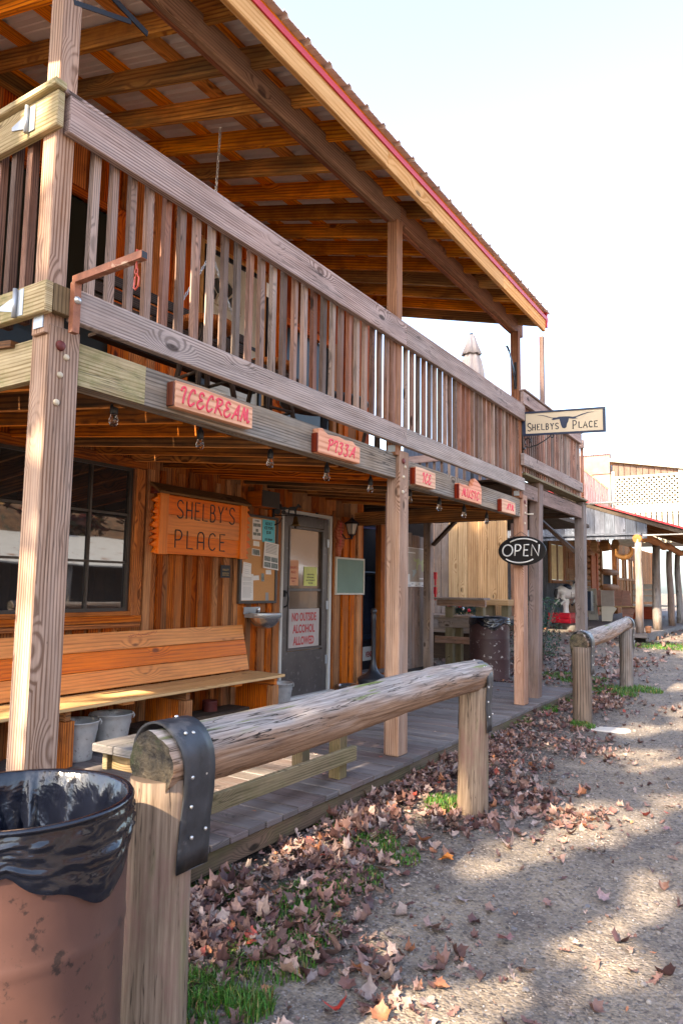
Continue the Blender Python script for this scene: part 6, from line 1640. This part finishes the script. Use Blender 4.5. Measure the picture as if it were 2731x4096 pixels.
oak = [(0, -.2), (.07, 0), (.22, .08), (.10, .2), (.28, .36), (.12, .44), (.26, .62), (.12, .7), (.14, .9), (0, 1.0), (-.12, .86), (-.14, .7), (-.28, .6), (-.12, .44), (-.26, .34), (-.10, .2), (-.2, .06), (-.06, 0)]
m = MB(); cnt = 0
def leaf(x, y, z, s, col, tilt, curl):
    sh = maple if random.random() < .5 else oak
    a = R(0, 6.28); ax = Vector((math.cos(a), math.sin(a), 0)); rt = Matrix.Rotation(tilt, 3, ax) @ Matrix.Rotation(R(0, 6.28), 3, 'Z')
    b = len(m.V); f1 = R(.5, 1.6)*curl; f2 = R(-.3, 1.0)*curl; ph = R(0, 6)
    def P(u, v):
        vv = v-.35
        return Vector((x, y, z))+rt @ Vector((u*s, vv*s, s*(f1*u*u*1.6+f2*vv*vv+.05*math.sin(u*9+ph)+.05*math.sin(v*7+ph))))
    # inner ring + outline, so that the blade can curl
    n = len(sh)
    m.V.append(P(0, .25))
    for (u, v) in sh: m.V.append(P(u*.5, .25+(v-.25)*.5))
    for (u, v) in sh: m.V.append(P(u, v))
    q_ = R(.75, 1.2); c2 = tuple(q*q_ for q in col); sh = [(u*R(.75, 1.15), v*R(.85, 1.1)) for u, v in sh]
    for i in range(n):
        j = (i+1) % n
        m.face((b, b+1+i, b+1+j), [(0, 0)]*3, col, 0, True)
        m.face((b+1+i, b+1+n+i, b+1+n+j, b+1+j), [(0, 0)]*4, c2, 0, True)
def scatter(n, x0, x1, y0, y1, s0, s1, dm=1, lift=1):
    k = 0
    while k < n:
        x = R(x0, x1); y = R(y0, y1)
        cl = .55+.9*noise.noise(Vector((x*2.3, y*2.3, 5)))
        if random.random() > dens(x, y)*dm*max(.12, cl*1.2): continue
        col = random.choices(LCc, LCw)[0]; q = R(.5, 1.2); col = tuple(c*q for c in col)
        d_ = dens(x, y)
        leaf(x, y, gzd(x, y)+.008+R(0, .045)*min(1, d_)*lift, R(s0, s1), col, R(0, .5) if random.random() < .65 else R(.4, 1.1), R(.2, 1.6)); k += 1
scatter(2400, -2.36, .9, 1.5, 5.2, .034, .078); scatter(5000, -2.36, .9, 1.5, 6.5, .009, .028)
scatter(1600, -2.36, 1.2, 5.2, 9.4, .03, .062)
scatter(1500, -5.4, -.5, 9.4, 14, .045, .085)
scatter(900, -6.8, -.6, 13, 30, .06, .12)
for (x, y, s, c) in ((-1.36, 2.13, .075, (.55, .04, .02)), (-1.25, 2.0, .06, (.5, .10, .06)), (-.62, 2.2, .085, (.36, .22, .17)), (-1.05, 2.9, .07, (.22, .10, .10)), (-1.55, 3.45, .075, (.62, .20, .03)), (-.9, 1.95, .06, (.12, .04, .05)), (-1.9, 3.2, .08, (.50, .27, .2)), (-1.75, 3.6, .09, (.55, .22, .10)), (-.7, 4.6, .07, (.25, .12, .12)), (-1.6, 2.2, .09, (.42, .27, .2)), (-1.45, 1.95, .08, (.48, .32, .24)), (-1.3, 1.75, .09, (.5, .36, .26)), (-.8, 3.5, .06, (.3, .2, .2)), (-.3, 3.0, .07, (.3, .22, .2))):
    leaf(x, y, gzd(x, y)+.022, s, c, R(.1, .5), .6)
for k in range(70): x, y = R(-4.5, -2.5), R(1.8, 9); leaf(x, y, .012, R(.02, .04), random.choice(LCc), R(0, .4), .5)
for k in range(40): x, y = R(-6.5, -3.1), R(19, 34); (leaf(x, y, .24, R(.04, .08), random.choice(LCc), R(0, .4), .5) if y > 18+(-3-x)*1.3 else None)
tag(m.build('fallen_leaves', M['leaf'], base=(0, 0, -.2)), 'curled purple-brown fallen leaves drifted along the boardwalk edge', 'leaves', kind='stuff')

# pebbles and chips
ico = [(0, 0, 1), (.89, 0, .45), (.28, .85, .45), (-.72, .53, .45), (-.72, -.53, .45), (.28, -.85, .45), (.72, .53, -.45), (-.28, .85, -.45), (-.89, 0, -.45), (-.28, -.85, -.45), (.72, -.53, -.45)]
icf = [(0, 1, 2), (0, 2, 3), (0, 3, 4), (0, 4, 5), (0, 5, 1), (1, 6, 2), (2, 7, 3), (3, 8, 4), (4, 9, 5), (5, 10, 1), (6, 7, 2), (7, 8, 3), (8, 9, 4), (9, 10, 5), (10, 6, 1)]
m = MB()
PC = [(.36, .32, .30), (.26, .24, .25), (.42, .37, .33), (.18, .155, .16), (.33, .27, .22), (.48, .43, .39), (.28, .27, .29)]
def peb(x, y, s):
    b = len(m.V); z = gzd(x, y); ca = R(0, 6.28); c_, s__ = math.cos(ca), math.sin(ca); fx, fy, fz_ = R(.7, 1.5), R(.6, 1.1), R(.4, .8)
    q_ = R(.35, .75) if s < .006 else R(.3, .55); col = tuple(c*q_ for c in random.choice(PC))
    for (a, e, f) in ico:
        a *= fx*R(.8, 1.2); e *= fy*R(.8, 1.2)
        m.V.append(Vector((x+s*(a*c_-e*s__), y+s*(a*s__+e*c_), z+s*f*fz_+s*.25)))
    for f in icf: m.face([b+i for i in f], [(0, 0)]*3, col, 0, False)
for k in range(15000):
    y = 1.4+8*random.random()**1.7; x = R(-2.3, max(.6, -.1*y+.6))
    s = random.choice((.002, .0025, .003, .0035, .005)) if random.random() < .96 else R(.006, .012)
    peb(x, y, s*(1+.10*y))
for k in range(1500): peb(R(-5, -.6), R(9, 17), R(.01, .022))
tag(m.build('gravel_stones', M['pebble'], base=(0, 0, -.2)), 'small grey and tan stones strewn over the street', 'gravel', kind='stuff')

# grass
m = MB()
def tuft(x, y, r, n, h):
    for k in range(int(n*1.7)):
        a = R(0, 6.28); q = r*1.15*math.sqrt(random.random()); px = x+q*math.cos(a); py = y+q*math.sin(a); z = gzd(px, py)
        ln_ = R(.2, 1.0); d = R(0, 6.28); hh = h*R(.5, 1.15); w_ = R(.0013, .0028)*(1+y*.12)
        o = Vector((math.cos(d), math.sin(d), 0)); s = Vector((-o.y, o.x, 0))*w_
        p0 = Vector((px, py, z-.005)); p1 = p0+o*hh*.25*ln_+Vector((0, 0, hh*.6)); p2 = p0+o*hh*.75*ln_+Vector((0, 0, hh*(1.05-.35*ln_)))
        col = tuple(v*R(.6, 1.4) for v in ((.045, .115, .014) if random.random() < .8 else (.17, .16, .05)))
        b = len(m.V); m.V += [p0-s, p0+s, p1+s*.8, p1-s*.8, p2]
        m.face((b, b+1, b+2, b+3), [(0, 0)]*4, col); m.face((b+3, b+2, b+4), [(0, 0)]*3, col)
for (x, y, r, n, h) in ((-1.93, 4.26, .10, 420, .075), (-1.77, 2.5, .16, 600, .05), (-1.72, 2.25, .15, 500, .05), (-1.9, 2.75, .14, 380, .045), (-2.28, 2.6, .13, 380, .07), (-1.78, 1.96, .09, 380, .06), (-1.60, 1.98, .07, 260, .07), (-1.70, 1.80, .08, 240, .05), (-1.98, 3.42, .14, 420, .05), (-2.33, 4.3, .10, 260, .05), (-2.35, 4.9, .13, 300, .06), (-2.36, 5.6, .12, 280, .06), (-2.32, 3.6, .12, 200, .06), (-1.76, 3.35, .10, 160, .04), (-1.83, 3.0, .13, 220, .045), (-2.4, 7.0, .14, 380, .07), (-2.42, 7.9, .16, 420, .08), (-2.42, 6.3, .12, 250, .06), (-1.8, 7.2, .1, 240, .06), (-2.3, 8.7, .15, 260, .06), (-3.05, 11.0, .35, 700, .05), (-2.2, 9.8, .30, 700, .05), (-2.02, 9.5, .28, 500, .06), (-1.75, 10.1, .22, 350, .06), (-2.6, 10.6, .3, 500, .05), (-2.3, 17.2, .8, 1300, .06), (-1.5, 17, .6, 500, .06), (-2.2, 5.2, .2, 150, .04), (-2.05, 2.35, .12, 200, .04)):
    tuft(x, y, r, n, h)
tag(m.build('grass_tufts', M['grass'], base=(0, 0, -.2)), 'green grass tufts growing through the leaves by the boardwalk', 'grass', kind='stuff')
